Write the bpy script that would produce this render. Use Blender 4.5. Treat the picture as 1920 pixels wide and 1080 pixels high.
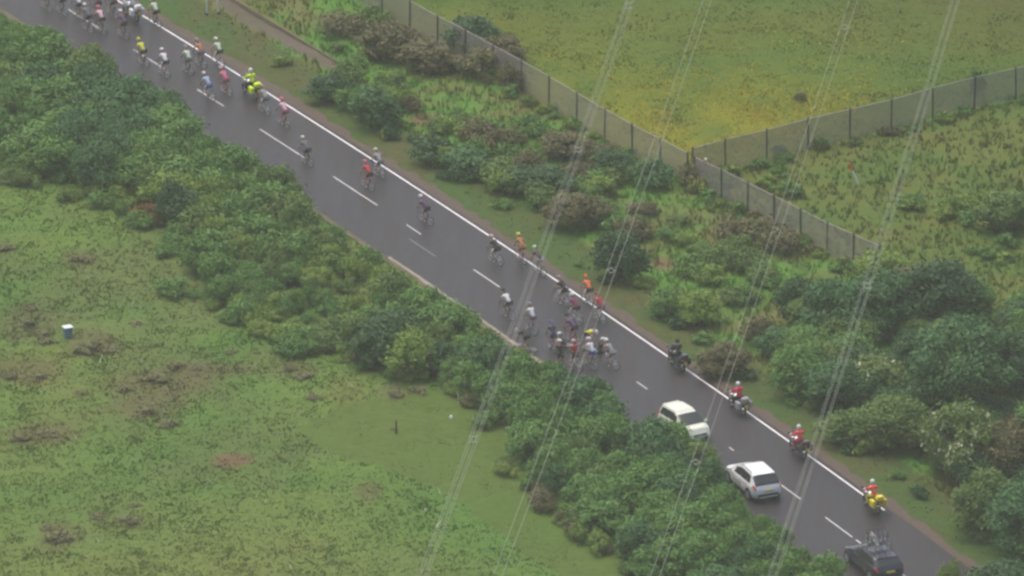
import bpy, bmesh, math, random
import numpy as np
from mathutils import Vector, Matrix

S = bpy.context.scene
for o in list(bpy.data.objects): bpy.data.objects.remove(o)
COL = S.collection
R = math.radians
random.seed(7); RNG = np.random.default_rng(7)

# ------------------------------------------------------------------ camera
DIST, DEP, MPX = 700.0, R(21.0), 60.0          # metres to the aim point, depression, metres across the frame
cd = bpy.data.cameras.new('camera'); cam = bpy.data.objects.new('camera', cd); COL.objects.link(cam)
cd.sensor_width = 36; cd.lens = 36*DIST/MPX; cd.clip_start = 1; cd.clip_end = 6000
cam.location = (0, -DIST*math.cos(DEP), DIST*math.sin(DEP))
cam.rotation_euler = (math.pi/2-DEP, 0, 0)
S.camera = cam
S.cycles.filter_width = 2.7                     # soft broadcast lens
S.cycles.max_bounces = 6; S.cycles.volume_bounces = 1; S.cycles.transparent_max_bounces = 8
# ------------------------------------------------------------------ sky and sun (overcast)
W = bpy.data.worlds.new('World'); S.world = W; W.use_nodes = True
nt = W.node_tree
sky = nt.nodes.new('ShaderNodeTexSky'); sky.sky_type = 'NISHITA'; sky.sun_disc = False
SUN_EL, SUN_AZ = R(68), R(318)                  # azimuth from +Y towards +X
sky.sun_elevation = SUN_EL; sky.sun_rotation = SUN_AZ
sky.air_density = 1.0; sky.dust_density = 6.0; sky.ozone_density = 0.6
bg = nt.nodes['Background']; bg.inputs['Strength'].default_value = 0.15
nt.links.new(sky.outputs[0], bg.inputs['Color'])
sl = bpy.data.lights.new('sun', 'SUN'); sl.energy = 1.0; sl.angle = R(55); sl.color = (1.0, 0.96, 0.9)
sun = bpy.data.objects.new('sun', sl); COL.objects.link(sun)
sd = Vector((math.sin(SUN_AZ)*math.cos(SUN_EL), math.cos(SUN_AZ)*math.cos(SUN_EL), math.sin(SUN_EL)))
sun.rotation_euler = sd.to_track_quat('Z', 'Y').to_euler(); sun.location = (0, 0, 120)
S.view_settings.view_transform = 'Standard'; S.view_settings.look = 'None'
S.view_settings.exposure = 0.46; S.view_settings.gamma = 1; S.view_settings.use_curve_mapping = False

# ------------------------------------------------------------------ pixel <-> ground
FPX = cd.lens/36*1920
C_, S_ = math.cos(DEP), math.sin(DEP)
def G(u, v, z=0.0):
    a = (u-960)/FPX; b = -(v-540)/FPX
    d = Vector((a, C_+b*S_, -S_+b*C_)); c = cam.location
    t = (z-c.z)/d.z
    return c+d*t
def PX(x, y, z=0.0):                           # world -> pixel of the 1920 frame (numpy)
    dx, dy, dz = x, y+DIST*C_, z-DIST*S_
    f = dy*C_-dz*S_; up = dy*S_+dz*C_
    return 960+FPX*dx/f, 540-FPX*up/f

# ------------------------------------------------------------------ helpers
def srgb(r, g, b, k=1.0):
    f = lambda c: (c/255/12.92 if c/255 <= .04045 else ((c/255+.055)/1.055)**2.4)
    return (f(r)*k, f(g)*k, f(b)*k)
MATS = {}
def mat(name, col, rough=.6, metal=0.0, var=.12, scale=6.0, coat=0.0, bump=0.0):
    if name in MATS: return MATS[name]
    m = bpy.data.materials.new(name); m.use_nodes = True; MATS[name] = m
    t = m.node_tree; p = t.nodes['Principled BSDF']
    p.inputs['Roughness'].default_value = rough; p.inputs['Metallic'].default_value = metal
    p.inputs['Coat Weight'].default_value = coat
    tc = t.nodes.new('ShaderNodeTexCoord'); n = t.nodes.new('ShaderNodeTexNoise')
    n.inputs['Scale'].default_value = scale; n.inputs['Detail'].default_value = 4
    t.links.new(tc.outputs['Object'], n.inputs['Vector'])
    mx = t.nodes.new('ShaderNodeMix'); mx.data_type = 'RGBA'
    mx.inputs[6].default_value = (*[c*(1-var) for c in col], 1); mx.inputs[7].default_value = (*[min(1, c*(1+var)) for c in col], 1)
    t.links.new(n.outputs['Fac'], mx.inputs[0]); t.links.new(mx.outputs[2], p.inputs['Base Color'])
    if bump:
        bp = t.nodes.new('ShaderNodeBump'); bp.inputs['Strength'].default_value = bump
        t.links.new(n.outputs['Fac'], bp.inputs['Height']); t.links.new(bp.outputs[0], p.inputs['Normal'])
    return m

def link(o, parent=None):
    COL.objects.link(o)
    if parent: o.parent = parent
    return o
def tag(o, label=None, cat=None, group=None, kind=None):
    if label: o['label'] = label
    if cat: o['category'] = cat
    if group: o['group'] = group
    if kind: o['kind'] = kind
    return o
def empty(name, loc=(0, 0, 0), rz=0.0):
    o = bpy.data.objects.new(name, None); o.empty_display_size = .2
    o.location = loc; o.rotation_euler = (0, 0, rz); return link(o)
def setmat(o, m):
    if not o.data.materials: o.data.materials.append(None)
    o.material_slots[0].link = 'OBJECT'; o.material_slots[0].material = m
def copy_tree(o, parent=None, mats=None):
    c = o.copy(); COL.objects.link(c); c.parent = parent
    if mats and c.type == 'MESH':
        k = o.name.split('.')[0]
        if k in mats: setmat(c, mats[k])
    for ch in list(o.children): copy_tree(ch, c, mats)
    return c
def delete_tree(o):
    for ch in list(o.children): delete_tree(ch)
    bpy.data.objects.remove(o)

class MB:
    def __init__(s): s.v = []; s.f = []
    def add(s, vs, fs):
        b = len(s.v); s.v += [tuple(v) for v in vs]; s.f += [tuple(i+b for i in f) for f in fs]; return s
    def box(s, c, d, rot=None, taper=1.0):
        x, y, z = d[0]/2, d[1]/2, d[2]/2; vs = []
        for sz in (-1, 1):
            k = taper if sz > 0 else 1
            for sx, sy in ((-1, -1), (1, -1), (1, 1), (-1, 1)):
                p = Vector((sx*x*k, sy*y*k, sz*z))
                if rot: p = rot @ p
                vs.append(p+Vector(c))
        return s.add(vs, [(3, 2, 1, 0), (4, 5, 6, 7), (0, 1, 5, 4), (1, 2, 6, 5), (2, 3, 7, 6), (3, 0, 4, 7)])
    def tube(s, path, r, n=6, closed=False, cap=True):
        P = [Vector(p) for p in path]; k = len(P)
        rs = r if isinstance(r, (list, tuple)) else [r]*k
        base = len(s.v); ref = None
        for i in range(k):
            a = P[(i-1) % k] if (closed or i > 0) else P[i]; b = P[(i+1) % k] if (closed or i < k-1) else P[i]
            t = (b-a).normalized()
            if ref is None: ref = Vector((0, 0, 1)) if abs(t.z) < .9 else Vector((1, 0, 0))
            u = (ref-t*ref.dot(t)).normalized(); w = t.cross(u); ref = u
            for j in range(n):
                an = 2*math.pi*j/n
                s.v.append(tuple(P[i]+(u*math.cos(an)+w*math.sin(an))*rs[i]))
        m = k if closed else k-1
        for i in range(m):
            for j in range(n):
                a = base+i*n+j; b = base+i*n+(j+1) % n; c = base+((i+1) % k)*n+(j+1) % n; d = base+((i+1) % k)*n+j
                s.f.append((a, b, c, d))
        if cap and not closed:
            s.f.append(tuple(base+j for j in reversed(range(n)))); s.f.append(tuple(base+(k-1)*n+j for j in range(n)))
        return s
    def ring(s, c, rad, r, axis='Y', n=24, m=6):
        P = []
        for i in range(n):
            a = 2*math.pi*i/n
            P.append(Vector(c)+(Vector((math.cos(a)*rad, 0, math.sin(a)*rad)) if axis == 'Y' else Vector((math.cos(a)*rad, math.sin(a)*rad, 0))))
        return s.tube(P, r, m, closed=True)
    def disc(s, c, rad, h, axis='Y', n=20):
        ax = {'X': Vector((1, 0, 0)), 'Y': Vector((0, 1, 0)), 'Z': Vector((0, 0, 1))}[axis]
        return s.tube([Vector(c)-ax*h/2, Vector(c)+ax*h/2], rad, n)
    def loft(s, rings, cap=True):
        n = len(rings[0]); base = len(s.v)
        for r in rings: s.v += [tuple(p) for p in r]
        for i in range(len(rings)-1):
            for j in range(n):
                s.f.append((base+i*n+j, base+i*n+(j+1) % n, base+(i+1)*n+(j+1) % n, base+(i+1)*n+j))
        if cap:
            s.f.append(tuple(base+j for j in reversed(range(n)))); s.f.append(tuple(base+(len(rings)-1)*n+j for j in range(n)))
        return s
    def dome(s, c, rx, ry, rz, n=12, m=5, zmin=0.0, rot=None):
        rings = []
        for i in range(m):
            t = zmin+(math.pi/2*.96-zmin)*i/(m-1)
            rings.append([Vector(c)+((rot or Matrix.Identity(3)) @ Vector((rx*math.cos(t)*math.cos(2*math.pi*j/n), ry*math.cos(t)*math.sin(2*math.pi*j/n), rz*math.sin(t)))) for j in range(n)])
        return s.loft(rings)
    def panel(s, q, t):                         # a thin plate from 4 corners, thickness t along its normal
        q = [Vector(p) for p in q]; nrm = (q[1]-q[0]).cross(q[3]-q[0]).normalized()
        a = [p-nrm*t*.3 for p in q]; b = [p+nrm*t*.7 for p in q]
        return s.add(a+b, [(3, 2, 1, 0), (4, 5, 6, 7), (0, 1, 5, 4), (1, 2, 6, 5), (2, 3, 7, 6), (3, 0, 4, 7)])
    def mesh(s, name, smooth=False, bevel=0.0):
        me = bpy.data.meshes.new(name); me.from_pydata(s.v, [], s.f); me.update()
        bm = bmesh.new(); bm.from_mesh(me)
        bmesh.ops.recalc_face_normals(bm, faces=bm.faces)
        if bevel:
            bmesh.ops.bevel(bm, geom=[e for e in bm.edges if len(e.link_faces) == 2 and e.calc_face_angle(0) > .5], offset=bevel, segments=2, affect='EDGES', clamp_overlap=True)
        bm.to_mesh(me); bm.free()
        if smooth:
            me.polygons.foreach_set('use_smooth', [True]*len(me.polygons))
            me.set_sharp_from_angle(angle=R(38))
        return me
    def build(s, name, m, parent=None, smooth=False, bevel=0.0):
        o = bpy.data.objects.new(name, s.mesh(name, smooth, bevel)); link(o, parent)
        o.data.materials.append(m); setmat(o, m); return o

# ------------------------------------------------------------------ road geometry
def xr(y):                                      # x of the white edge line at ground y
    yc = np.clip(y, -62, 62)
    f = -5.826e-4*yc*yc-.52705*yc+3.25
    return f+(y-yc)*(-2*5.826e-4*yc-.52705)
def tangent(y):                                 # unit heading towards the far end
    yc = max(-62, min(62, y)); d = Vector((-2*5.826e-4*yc-.52705, 1, 0)); return d.normalized()
def RP(y, off, z=0.0):                          # off > 0 to the right of the edge line (seen driving away)
    t = tangent(y); n = Vector((t.y, -t.x, 0))
    return Vector((float(xr(y)), y, z))+n*off
LANE = 3.45; LEFT = -6.95; RIGHT = .32; VERGE = 1.0
def ribbon(name, y0, y1, o0, o1, z, m, parent=None, step=1.0, jit0=0.0, jit1=0.0, cols=1, thick=.05):
    n = max(2, int(abs(y1-y0)/step)+1); vs = []; fs = []
    rr = random.Random(hash(name) % 1000 if False else len(name)*31)
    for i in range(n):
        y = y0+(y1-y0)*i/(n-1)
        a = o0+rr.uniform(-jit0, jit0); b = o1+rr.uniform(-jit1, jit1)
        for c in range(cols+1): vs.append(RP(y, a+(b-a)*c/cols, z))
    w = cols+1
    for i in range(n-1):
        for c in range(cols): fs.append((i*w+c, i*w+c+1, (i+1)*w+c+1, (i+1)*w+c))
    mb = MB(); mb.add(vs, fs); return mb.build(name, m, parent)

# ------------------------------------------------------------------ value noise for plant colours
_T = RNG.random((256, 256))
def vnoise(x, y, s):
    x = np.asarray(x)/s; y = np.asarray(y)/s
    xi = np.floor(x).astype(int); yi = np.floor(y).astype(int); fx = x-xi; fy = y-yi
    fx = fx*fx*(3-2*fx); fy = fy*fy*(3-2*fy)
    g = lambda a, b: _T[a % 256, b % 256]
    return (g(xi, yi)*(1-fx)+g(xi+1, yi)*fx)*(1-fy)+(g(xi, yi+1)*(1-fx)+g(xi+1, yi+1)*fx)*fy
def fbm(x, y, s, o=3):
    r = 0; a = 1; t = 0
    for i in range(o): r = r+a*vnoise(x+i*37.3, y-i*19.7, s/2**i); t += a; a *= .55
    return r/t
def inpoly(u, v, poly):
    r = np.zeros(np.shape(u), bool); n = len(poly)
    for i in range(n):
        x1, y1 = poly[i]; x2, y2 = poly[(i+1) % n]
        if y1 == y2: continue
        c = ((y1 > v) != (y2 > v)) & (u < (x2-x1)*(v-y1)/(y2-y1)+x1); r ^= c
    return r
def roadoff(x, y):
    y = np.asarray(y); x = np.asarray(x)
    yc = np.clip(y, -62, 62); sl_ = -2*5.826e-4*yc-.52705
    return (x-xr(y))/np.sqrt(1+sl_**2)
MOWN = [(560, 800), (640, 765), (760, 740), (900, 735), (960, 820), (1010, 930), (1120, 1000), (1300, 1090), (1560, 1300), (1300, 1300), (1090, 1100), (975, 1030), (880, 965), (790, 910), (700, 870), (600, 845)]
FIELD = [(720, -400), (720, 30), (817, 85), (1017, 195), (1123, 255), (1223, 311), (1290, 340), (1356, 318), (1588, 260), (1895, 186), (2600, 10), (2600, -900), (720, -900)]
TALLR = [(1290, 345), (1356, 322), (1588, 265), (1895, 190), (2500, 40), (2500, 700), (1900, 620), (1640, 520)]
LAYBY = [(330, -80), (400, -80), (450, 5), (560, 72), (668, 140), (640, 142), (545, 92), (440, 32), (370, -20)]
SPOTS = [(60, 690, 90, 30, 1), (300, 712, 110, 24, 1), (285, 765, 75, 26, 1), (90, 812, 75, 22, 1), (110, 1000, 50, 30, 1), (240, 972, 28, 12, 1),
         (182, 966, 24, 10, 1), (150, 482, 30, 16, 1), (165, 645, 45, 26, 1), (8, 460, 30, 15, 1), (55, 600, 60, 40, .8), (205, 650, 30, 20, .8), (440, 862, 36, 12, 2),
         (690, 920, 30, 22, 1.6), (640, 625, 100, 22, 2), (560, 690, 60, 18, 1), (740, 735, 40, 18, 1), (420, 690, 70, 14, 1.5), (800, 225, 34, 12, 2.4), (1245, 492, 30, 12, 2.4),
         (1295, 310, 60, 20, 1), (1090, 290, 60, 30, .8), (760, 90, 70, 40, 1.2), (1080, 380, 60, 24, 1.2), (1390, 420, 70, 30, 1), (1500, 180, 14, 8, 1.5),(1380,690,40,40,.9),(930,300,120,26,.8)]
def albedo(x, y):
    """base colour of the vegetation floor (linear), and the region index"""
    u, v = PX(x, y)
    n1 = fbm(x, y, 9); n2 = fbm(x+50, y+90, 2.6); n3 = fbm(x-70, y+20, 24)
    A = lambda c: np.array(srgb(*c))
    def mix(a, b, t): return a+(b-a)*np.clip(t, 0, 1)[..., None]
    c = mix(A((84, 112, 60))*np.ones(np.shape(u)+(3,)), A((106, 120, 70)), (n1-.3)*2.2)
    c = mix(c, A((90, 116, 64)), (n3-.5)*2)
    c = mix(c, A((104, 98, 76)), np.clip((fbm(x+5, y-60, 8)-.52)*2.6, 0, .5))
    c = mix(c, A((108, 92, 70)), np.clip((n1*.8+n2*.2-.60)*3, 0, .5))
    band = np.full(np.shape(u), 1e9); BP = [(-60, 850), (100, 806), (300, 735), (430, 692), (560, 650), (650, 615), (740, 596)]
    for (x1, y1), (x2, y2) in zip(BP[:-1], BP[1:]):
        q = np.clip(((u-x1)*(x2-x1)+(v-y1)*(y2-y1))/((x2-x1)**2+(y2-y1)**2), 0, 1)
        band = np.minimum(band, np.hypot(u-x1-q*(x2-x1), v-y1-q*(y2-y1)))
    c = mix(c, A((108, 92, 72)), np.exp(-(band/26)**2)*np.clip(n2*2.4-.5, 0, 1)*.42)
    reg = np.zeros(np.shape(u), int)
    low = np.clip((v-850)/200, 0, 1)*np.clip((900-u)/400, 0, 1)
    c = mix(c, A((116, 116, 74)), low*.6)
    off = roadoff(x, y)
    right = off > -1
    scr = mix(A((86, 122, 64))*np.ones(np.shape(u)+(3,)), A((104, 100, 72)), (n2-.38)*3)
    c = np.where(right[..., None], scr, c); reg[right] = 1
    vg = right & (off < 4.2+2*(n1-.5))
    vc = mix(A((84, 108, 62))*np.ones(np.shape(u)+(3,)), A((104, 100, 70)), (n2-.3)*2.2)
    c = np.where(vg[..., None], vc, c); reg[vg] = 5
    m = inpoly(u, v, TALLR) & right
    tc = mix(A((98, 126, 66))*np.ones(np.shape(u)+(3,)), A((122, 128, 74)), (n2-.3)*2); c = np.where(m[..., None], tc, c); reg[m] = 2
    m = inpoly(u, v, FIELD) & right
    fc = mix(A((94, 118, 54))*np.ones(np.shape(u)+(3,)), A((116, 122, 60)), (n1-.35)*2.2)
    yb = np.exp(-((v-(250-np.abs(u-1290)*.12))/105)**2)*np.clip((1700-u)/300, 0, 1)
    fc = mix(fc, A((154, 148, 46)), yb*.85*np.clip(n2*2.2-.35, 0, 1))
    fc = mix(fc, A((102, 98, 58)), np.clip((u-1500)/400, 0, 1)*np.clip((130-v)/130, 0, 1)*.8)
    c = np.where(m[..., None], fc, c); reg[m] = 3
    ju, jv = (fbm(x+11, y, 4)-.5)*70, (fbm(x, y+31, 4)-.5)*30
    m = inpoly(u+ju, v+jv, MOWN) & ~right
    mc = mix(A((96, 126, 62))*np.ones(np.shape(u)+(3,)), A((112, 128, 70)), n1); c = np.where(m[..., None], mc, c); reg[m] = 4
    m = inpoly(u, v, LAYBY); lc = mix(A((122, 110, 98))*np.ones(np.shape(u)+(3,)), A((108, 104, 84)), n2); c = np.where(m[..., None], lc, c); reg[m] = 6
    gain = np.array([(1.0, 1.2, .70), (1.06, 1.26, .66), (.70, .74, .42), (.68, .78, .36), (.70, .74, .47), (.64, .76, .44), (.8, .8, .8)])
    c = c*gain[reg]
    for (a, b, ra, rb, k) in SPOTS:
        d = np.sqrt(((u-a)/ra)**2+((v-b)/rb)**2)+(n2-.5)*1.1
        t = np.clip((1.15-d)*1.8, 0, 1)*(.42 if k < 2 else .8)
        tgt = A((122, 92, 72)) if k >= 2 else (A((104, 80, 68)) if k >= 1 else A((92, 84, 64)))
        c = mix(c, tgt, t)
    return c, reg, off

# ------------------------------------------------------------------ ground
def attr_mat(name, rough=.95, var=.25, scale=3.0, transl=0.0, rnd=0.0):
    m = bpy.data.materials.new(name); m.use_nodes = True; t = m.node_tree; p = t.nodes['Principled BSDF']
    p.inputs['Roughness'].default_value = rough; p.inputs['Specular IOR Level'].default_value = .2
    at = t.nodes.new('ShaderNodeAttribute'); at.attribute_name = 'tint'
    g = t.nodes.new('ShaderNodeNewGeometry'); n = t.nodes.new('ShaderNodeTexNoise')
    n.inputs['Scale'].default_value = scale; n.inputs['Detail'].default_value = 6; n.inputs['Roughness'].default_value = .65
    t.links.new(g.outputs['Position'], n.inputs['Vector'])
    mr = t.nodes.new('ShaderNodeMapRange'); mr.inputs['From Min'].default_value = .25; mr.inputs['From Max'].default_value = .75
    mr.inputs['To Min'].default_value = 1-var; mr.inputs['To Max'].default_value = 1+var
    t.links.new(n.outputs['Fac'], mr.inputs[0])
    vm = t.nodes.new('ShaderNodeVectorMath'); vm.operation = 'MULTIPLY'
    t.links.new(at.outputs['Color'], vm.inputs[0]); t.links.new(mr.outputs[0], vm.inputs[1])
    t.links.new(vm.outputs[0], p.inputs['Base Color'])
    if rnd:
        ml = t.nodes.new('ShaderNodeVectorMath'); ml.operation = 'MULTIPLY_ADD'; ml.inputs[1].default_value = (1-rnd,)*3; ml.inputs[2].default_value = (0, 0, rnd)
        t.links.new(g.outputs['Normal'], ml.inputs[0]); nn = t.nodes.new('ShaderNodeVectorMath'); nn.operation = 'NORMALIZE'
        t.links.new(ml.outputs[0], nn.inputs[0]); t.links.new(nn.outputs[0], p.inputs['Normal'])
        tr = t.nodes.new('ShaderNodeBsdfTranslucent'); t.links.new(vm.outputs[0], tr.inputs['Color'])
        ms = t.nodes.new('ShaderNodeMixShader'); ms.inputs[0].default_value = .5      # thin blades let the sky through
        t.links.new(p.outputs[0], ms.inputs[1]); t.links.new(tr.outputs[0], ms.inputs[2]); t.links.new(ms.outputs[0], t.nodes['Material Output'].inputs['Surface'])
    return m
KG = .74                                        # plants are darker than the picture of them
def tint_attr(me, cols, dom='POINT'):
    a = me.attributes.new('tint', 'FLOAT_COLOR', dom)
    arr = np.ones((len(cols), 4), np.float32); arr[:, :3] = cols; a.data.foreach_set('color', arr.ravel())
def axis(a, b, fine, far):
    core = list(np.arange(a, b+1e-6, fine)); out = []
    d = fine; p = core[-1]
    while p < far: d *= 1.6; p += d; out.append(p)
    neg = []; d = fine; p = core[0]
    while p > -far: d *= 1.6; p -= d; neg.append(p)
    return np.array(neg[::-1]+core+out)
gx = axis(-36, 36, .3, 800); gy = axis(-58, 66, .45, 800)
XX, YY = np.meshgrid(gx, gy); nx, ny = len(gx), len(gy)
c, reg, off = albedo(XX.ravel(), YY.ravel())
flat = np.clip((np.abs(off+3.3)-4.9)/3.0, 0, 1)
ZZ = ((fbm(XX.ravel(), YY.ravel(), 7)-.5)*.5+(fbm(XX.ravel(), YY.ravel(), 1.2)-.5)*.14)*flat-.035-.03*(1-flat)
def ground_z(x, y):
    o = roadoff(np.array([x]), np.array([y])); f = float(np.clip((abs(o[0]+3.3)-4.9)/3.0, 0, 1))
    return float(((fbm(np.array([x]), np.array([y]), 7)[0]-.5)*.5)*f-.035-.03*(1-f))
me = bpy.data.meshes.new('ground')
vv = np.stack([XX.ravel(), YY.ravel(), ZZ], 1)
ii = np.arange((nx-1)*(ny-1)); a0 = ii//(nx-1)*nx+ii % (nx-1)
fc = np.stack([a0, a0+1, a0+1+nx, a0+nx], 1)
me.vertices.add(len(vv)); me.vertices.foreach_set('co', vv.ravel().astype(np.float32))
me.loops.add(len(fc)*4); me.loops.foreach_set('vertex_index', fc.ravel().astype(np.int32))
me.polygons.add(len(fc)); me.polygons.foreach_set('loop_start', np.arange(0, len(fc)*4, 4, dtype=np.int32))
me.update(); me.validate(); tint_attr(me, c*KG*.97)
me.polygons.foreach_set('use_smooth', [True]*len(me.polygons))
ground = link(bpy.data.objects.new('ground', me)); me.materials.append(attr_mat('grass_soil', var=.2, scale=1.6)); tag(ground, kind='structure')

# ------------------------------------------------------------------ road
def road_mat():
    m = bpy.data.materials.new('wet_asphalt'); m.use_nodes = True; t = m.node_tree; p = t.nodes['Principled BSDF']
    g = t.nodes.new('ShaderNodeNewGeometry')
    n = t.nodes.new('ShaderNodeTexNoise'); n.inputs['Scale'].default_value = .34; n.inputs['Detail'].default_value = 6
    f = t.nodes.new('ShaderNodeTexNoise'); f.inputs['Scale'].default_value = 14; f.inputs['Detail'].default_value = 5
    mp = t.nodes.new('ShaderNodeMapping'); mp.inputs['Rotation'].default_value = (0, 0, R(-28)); mp.inputs['Scale'].default_value = (2.2, .35, 1)
    t.links.new(g.outputs['Position'], mp.inputs[0]); t.links.new(mp.outputs[0], n.inputs['Vector']); t.links.new(g.outputs['Position'], f.inputs['Vector'])
    mx = t.nodes.new('ShaderNodeMix'); mx.data_type = 'RGBA'; mx.inputs[6].default_value = (.024, .0215, .0255, 1); mx.inputs[7].default_value = (.056, .051, .056, 1)
    t.links.new(n.outputs['Fac'], mx.inputs[0])
    m2 = t.nodes.new('ShaderNodeMix'); m2.data_type = 'RGBA'; m2.blend_type = 'MULTIPLY'; m2.inputs[0].default_value = .35
    t.links.new(mx.outputs[2], m2.inputs[6]); t.links.new(f.outputs['Color'], m2.inputs[7]); t.links.new(m2.outputs[2], p.inputs['Base Color'])
    mr = t.nodes.new('ShaderNodeMapRange'); mr.inputs[1].default_value = .35; mr.inputs[2].default_value = .65; mr.inputs[3].default_value = .34; mr.inputs[4].default_value = .55
    t.links.new(n.outputs['Fac'], mr.inputs[0]); t.links.new(mr.outputs[0], p.inputs['Roughness'])
    p.inputs['Specular IOR Level'].default_value = .2
    bp = t.nodes.new('ShaderNodeBump'); bp.inputs['Strength'].default_value = .25; bp.inputs['Distance'].default_value = .02
    t.links.new(f.outputs['Fac'], bp.inputs['Height']); t.links.new(bp.outputs[0], p.inputs['Normal'])
    return m
road = tag(ribbon('road', -420, 420, LEFT, RIGHT, 0, road_mat(), step=2, jit0=.0, cols=3), kind='structure')
M_dirt = mat('red_gravel', srgb(100, 86, 74, .6), .9, var=.35, scale=3)
verge = tag(ribbon('gravel_verge', -420, 420, RIGHT-.1, VERGE, -.012, M_dirt, step=.7, jit1=.3), kind='structure')
verge_b = tag(ribbon('gravel_verge', -420, 420, LEFT-.4, LEFT+.1, -.012, mat('mud_edge', srgb(104, 98, 76, .7), .9, var=.35, scale=3), step=.5, jit0=.15), kind='structure')
def paint(name, col, lo, hi):
    m = mat(name, col, .55, var=.22, scale=1.3)
    return m
M_line = paint('white_road_paint', (.78, .74, .74), .4, .6); M_dash = paint('dull_road_paint', (.54, .52, .51), .4, .6); M_worn = paint('worn_road_paint', (.50, .47, .45), .4, .6)
M_edge = mat('pale_gravel_edge', srgb(160, 150, 132, .7), .9, var=.3, scale=2.5)
def yrow(v_on_edge): return G(0, v_on_edge).y
yend = G(1660, 957).y
ribbon('edge_line', yend, 420, -.055, .055, .005, M_line, road, step=.8)
ribbon('kerb_edging', G(0, 655).y, G(0, 445).y, LEFT-.06, LEFT+.16, .006, M_edge, road, step=.4, jit0=.05, jit1=.05)
def y_at_dash(u, v): return G(u, v).y
for (a, b, m) in (((335, 150), (384, 181), M_dash), ((448, 224), (530, 278), M_dash), ((588, 313), (671, 367), M_dash), ((725, 403), (753, 421), M_worn),
                  ((850, 487), (901, 520), M_dash), ((1165, 697), (1184, 711), M_worn), ((1345, 820), (1353, 826), M_worn), ((1393, 854), (1486, 917), M_dash), ((1535, 951), (1590, 988), M_dash), ((1597, 993), (1616, 1006), M_dash),
                  ((1628, 1014), (1730, 1082), M_dash), ((220, 75), (275, 111), M_dash), ((100, 0), (160, 38), M_dash), ((1770, 1110), (1850, 1165), M_dash)):
    ya, yb = G(*a).y, G(*b).y
    oa = float(roadoff(np.array([G(*a).x]), np.array([ya]))[0]); oa = max(-LANE-.25, min(-LANE+.25, oa))
    ribbon('lane_marking', yb, ya, -LANE-.042, -LANE+.042, .005, m, road, step=.8)
# faint ghost of an older line
ribbon('lane_marking', G(762, 457).y, G(712, 424).y, -LANE-1.0, -LANE-.93, .0045, mat('ghost_paint', (.17, .16, .165), .6), road)

# ------------------------------------------------------------------ grass and flowers (stuff)
def tufts(name, n, boxpx, regs, hmin, hmax, width, blades, label, cat, bright=(.9, 1.12), fn=None, keep=None, mat_=None, col=None, lean=.6):
    u = RNG.uniform(boxpx[0], boxpx[2], n); v = RNG.uniform(boxpx[1], boxpx[3], n)
    a = (u-960)/FPX; b = -(v-540)/FPX; dy = C_+b*S_; dz = -S_+b*C_
    t = DIST*S_/-dz; x = a*t; y = -DIST*C_+dy*t
    c, reg, off = albedo(x, y)
    k = np.isin(reg, regs) & ((off > VERGE-.1) | (off < LEFT-.25))
    if keep is not None: k &= keep(u, v, x, y)
    x, y, c, u, v, off = x[k], y[k], c[k], u[k], v[k], off[k]; n = len(x)
    fl = np.clip((np.abs(off+3.3)-4.9)/3.0, 0, 1)
    z0 = (fbm(x, y, 7)-.5)*.5*fl-.035-.03*(1-fl)-.03
    hs = RNG.uniform(hmin, hmax, n)*(.6+.8*fbm(x, y, 3))*(.35+.65*np.clip((off-VERGE)/1.5, 0, 1)*(off > 0)+.65*(off <= 0))
    B = blades; N = n*B
    X = np.repeat(x, B)+RNG.normal(0, width*1.4, N); Y = np.repeat(y, B)+RNG.normal(0, width*1.4, N); Z = np.repeat(z0, B); H = np.repeat(hs, B)*RNG.uniform(.6, 1.1, N)
    an = RNG.uniform(0, 2*np.pi, N); w = width*RNG.uniform(.5, 1.2, N); la = RNG.uniform(0, 2*np.pi, N); ll = H*RNG.uniform(.1, lean, N)
    P = np.empty((N, 3, 3), np.float32)
    P[:, 0] = np.stack([X-np.cos(an)*w, Y-np.sin(an)*w, Z], 1); P[:, 1] = np.stack([X+np.cos(an)*w, Y+np.sin(an)*w, Z], 1)
    P[:, 2] = np.stack([X+np.cos(la)*ll, Y+np.sin(la)*ll, Z+H], 1)
    me = bpy.data.meshes.new(name); me.vertices.add(N*3); me.vertices.foreach_set('co', P.ravel())
    me.loops.add(N*3); me.loops.foreach_set('vertex_index', np.arange(N*3, dtype=np.int32))
    me.polygons.add(N); me.polygons.foreach_set('loop_start', np.arange(0, N*3, 3, dtype=np.int32)); me.update()
    if col is None: cc = np.repeat(c, B, 0)*RNG.uniform(bright[0], bright[1], (N, 1))*KG*np.array([1.0, 1.03, .92])
    else: cc = np.repeat(np.array(col)[None], N, 0)*RNG.uniform(.8, 1.1, (N, 1))
    tint_attr(me, np.repeat(cc, 3, 0))
    o = link(bpy.data.objects.new(name, me)); me.materials.append(mat_ or M_grass); tag(o, label, cat, kind='stuff'); return o
M_grass = attr_mat('grass_blade', .8, .15, 1.5, rnd=.72)
FR = (-120, -120, 2040, 1200)
tufts('meadow_grass', 90000, (-120, 60, 1300, 1200), [0], .05, .20, .065, 3, 'rough green meadow grass below the hedge', 'grass', bright=(1.05, 1.3))
tufts('mown_grass', 30000, (500, 700, 1500, 1200), [4], .04, .09, .03, 2, 'short bright mown grass strip beside the meadow', 'grass', bright=(.85, 1.15))
tufts('scrub_grass', 60000, FR, [1], .2, .6, .06, 3, 'lush tall grass and nettles between the road verge and fence', 'grass', bright=(1.05, 1.3))
tufts('tall_grass', 42000, FR, [2], .2, .5, .06, 4, 'tall pale green grass inside the mesh fence corner', 'grass', bright=(1.05, 1.3))
tufts('field_grass', 50000, (700, -120, 2040, 360), [3], .06, .18, .045, 2, 'short field grass beyond the mesh fence', 'grass', bright=(.8, 1.25))
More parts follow.
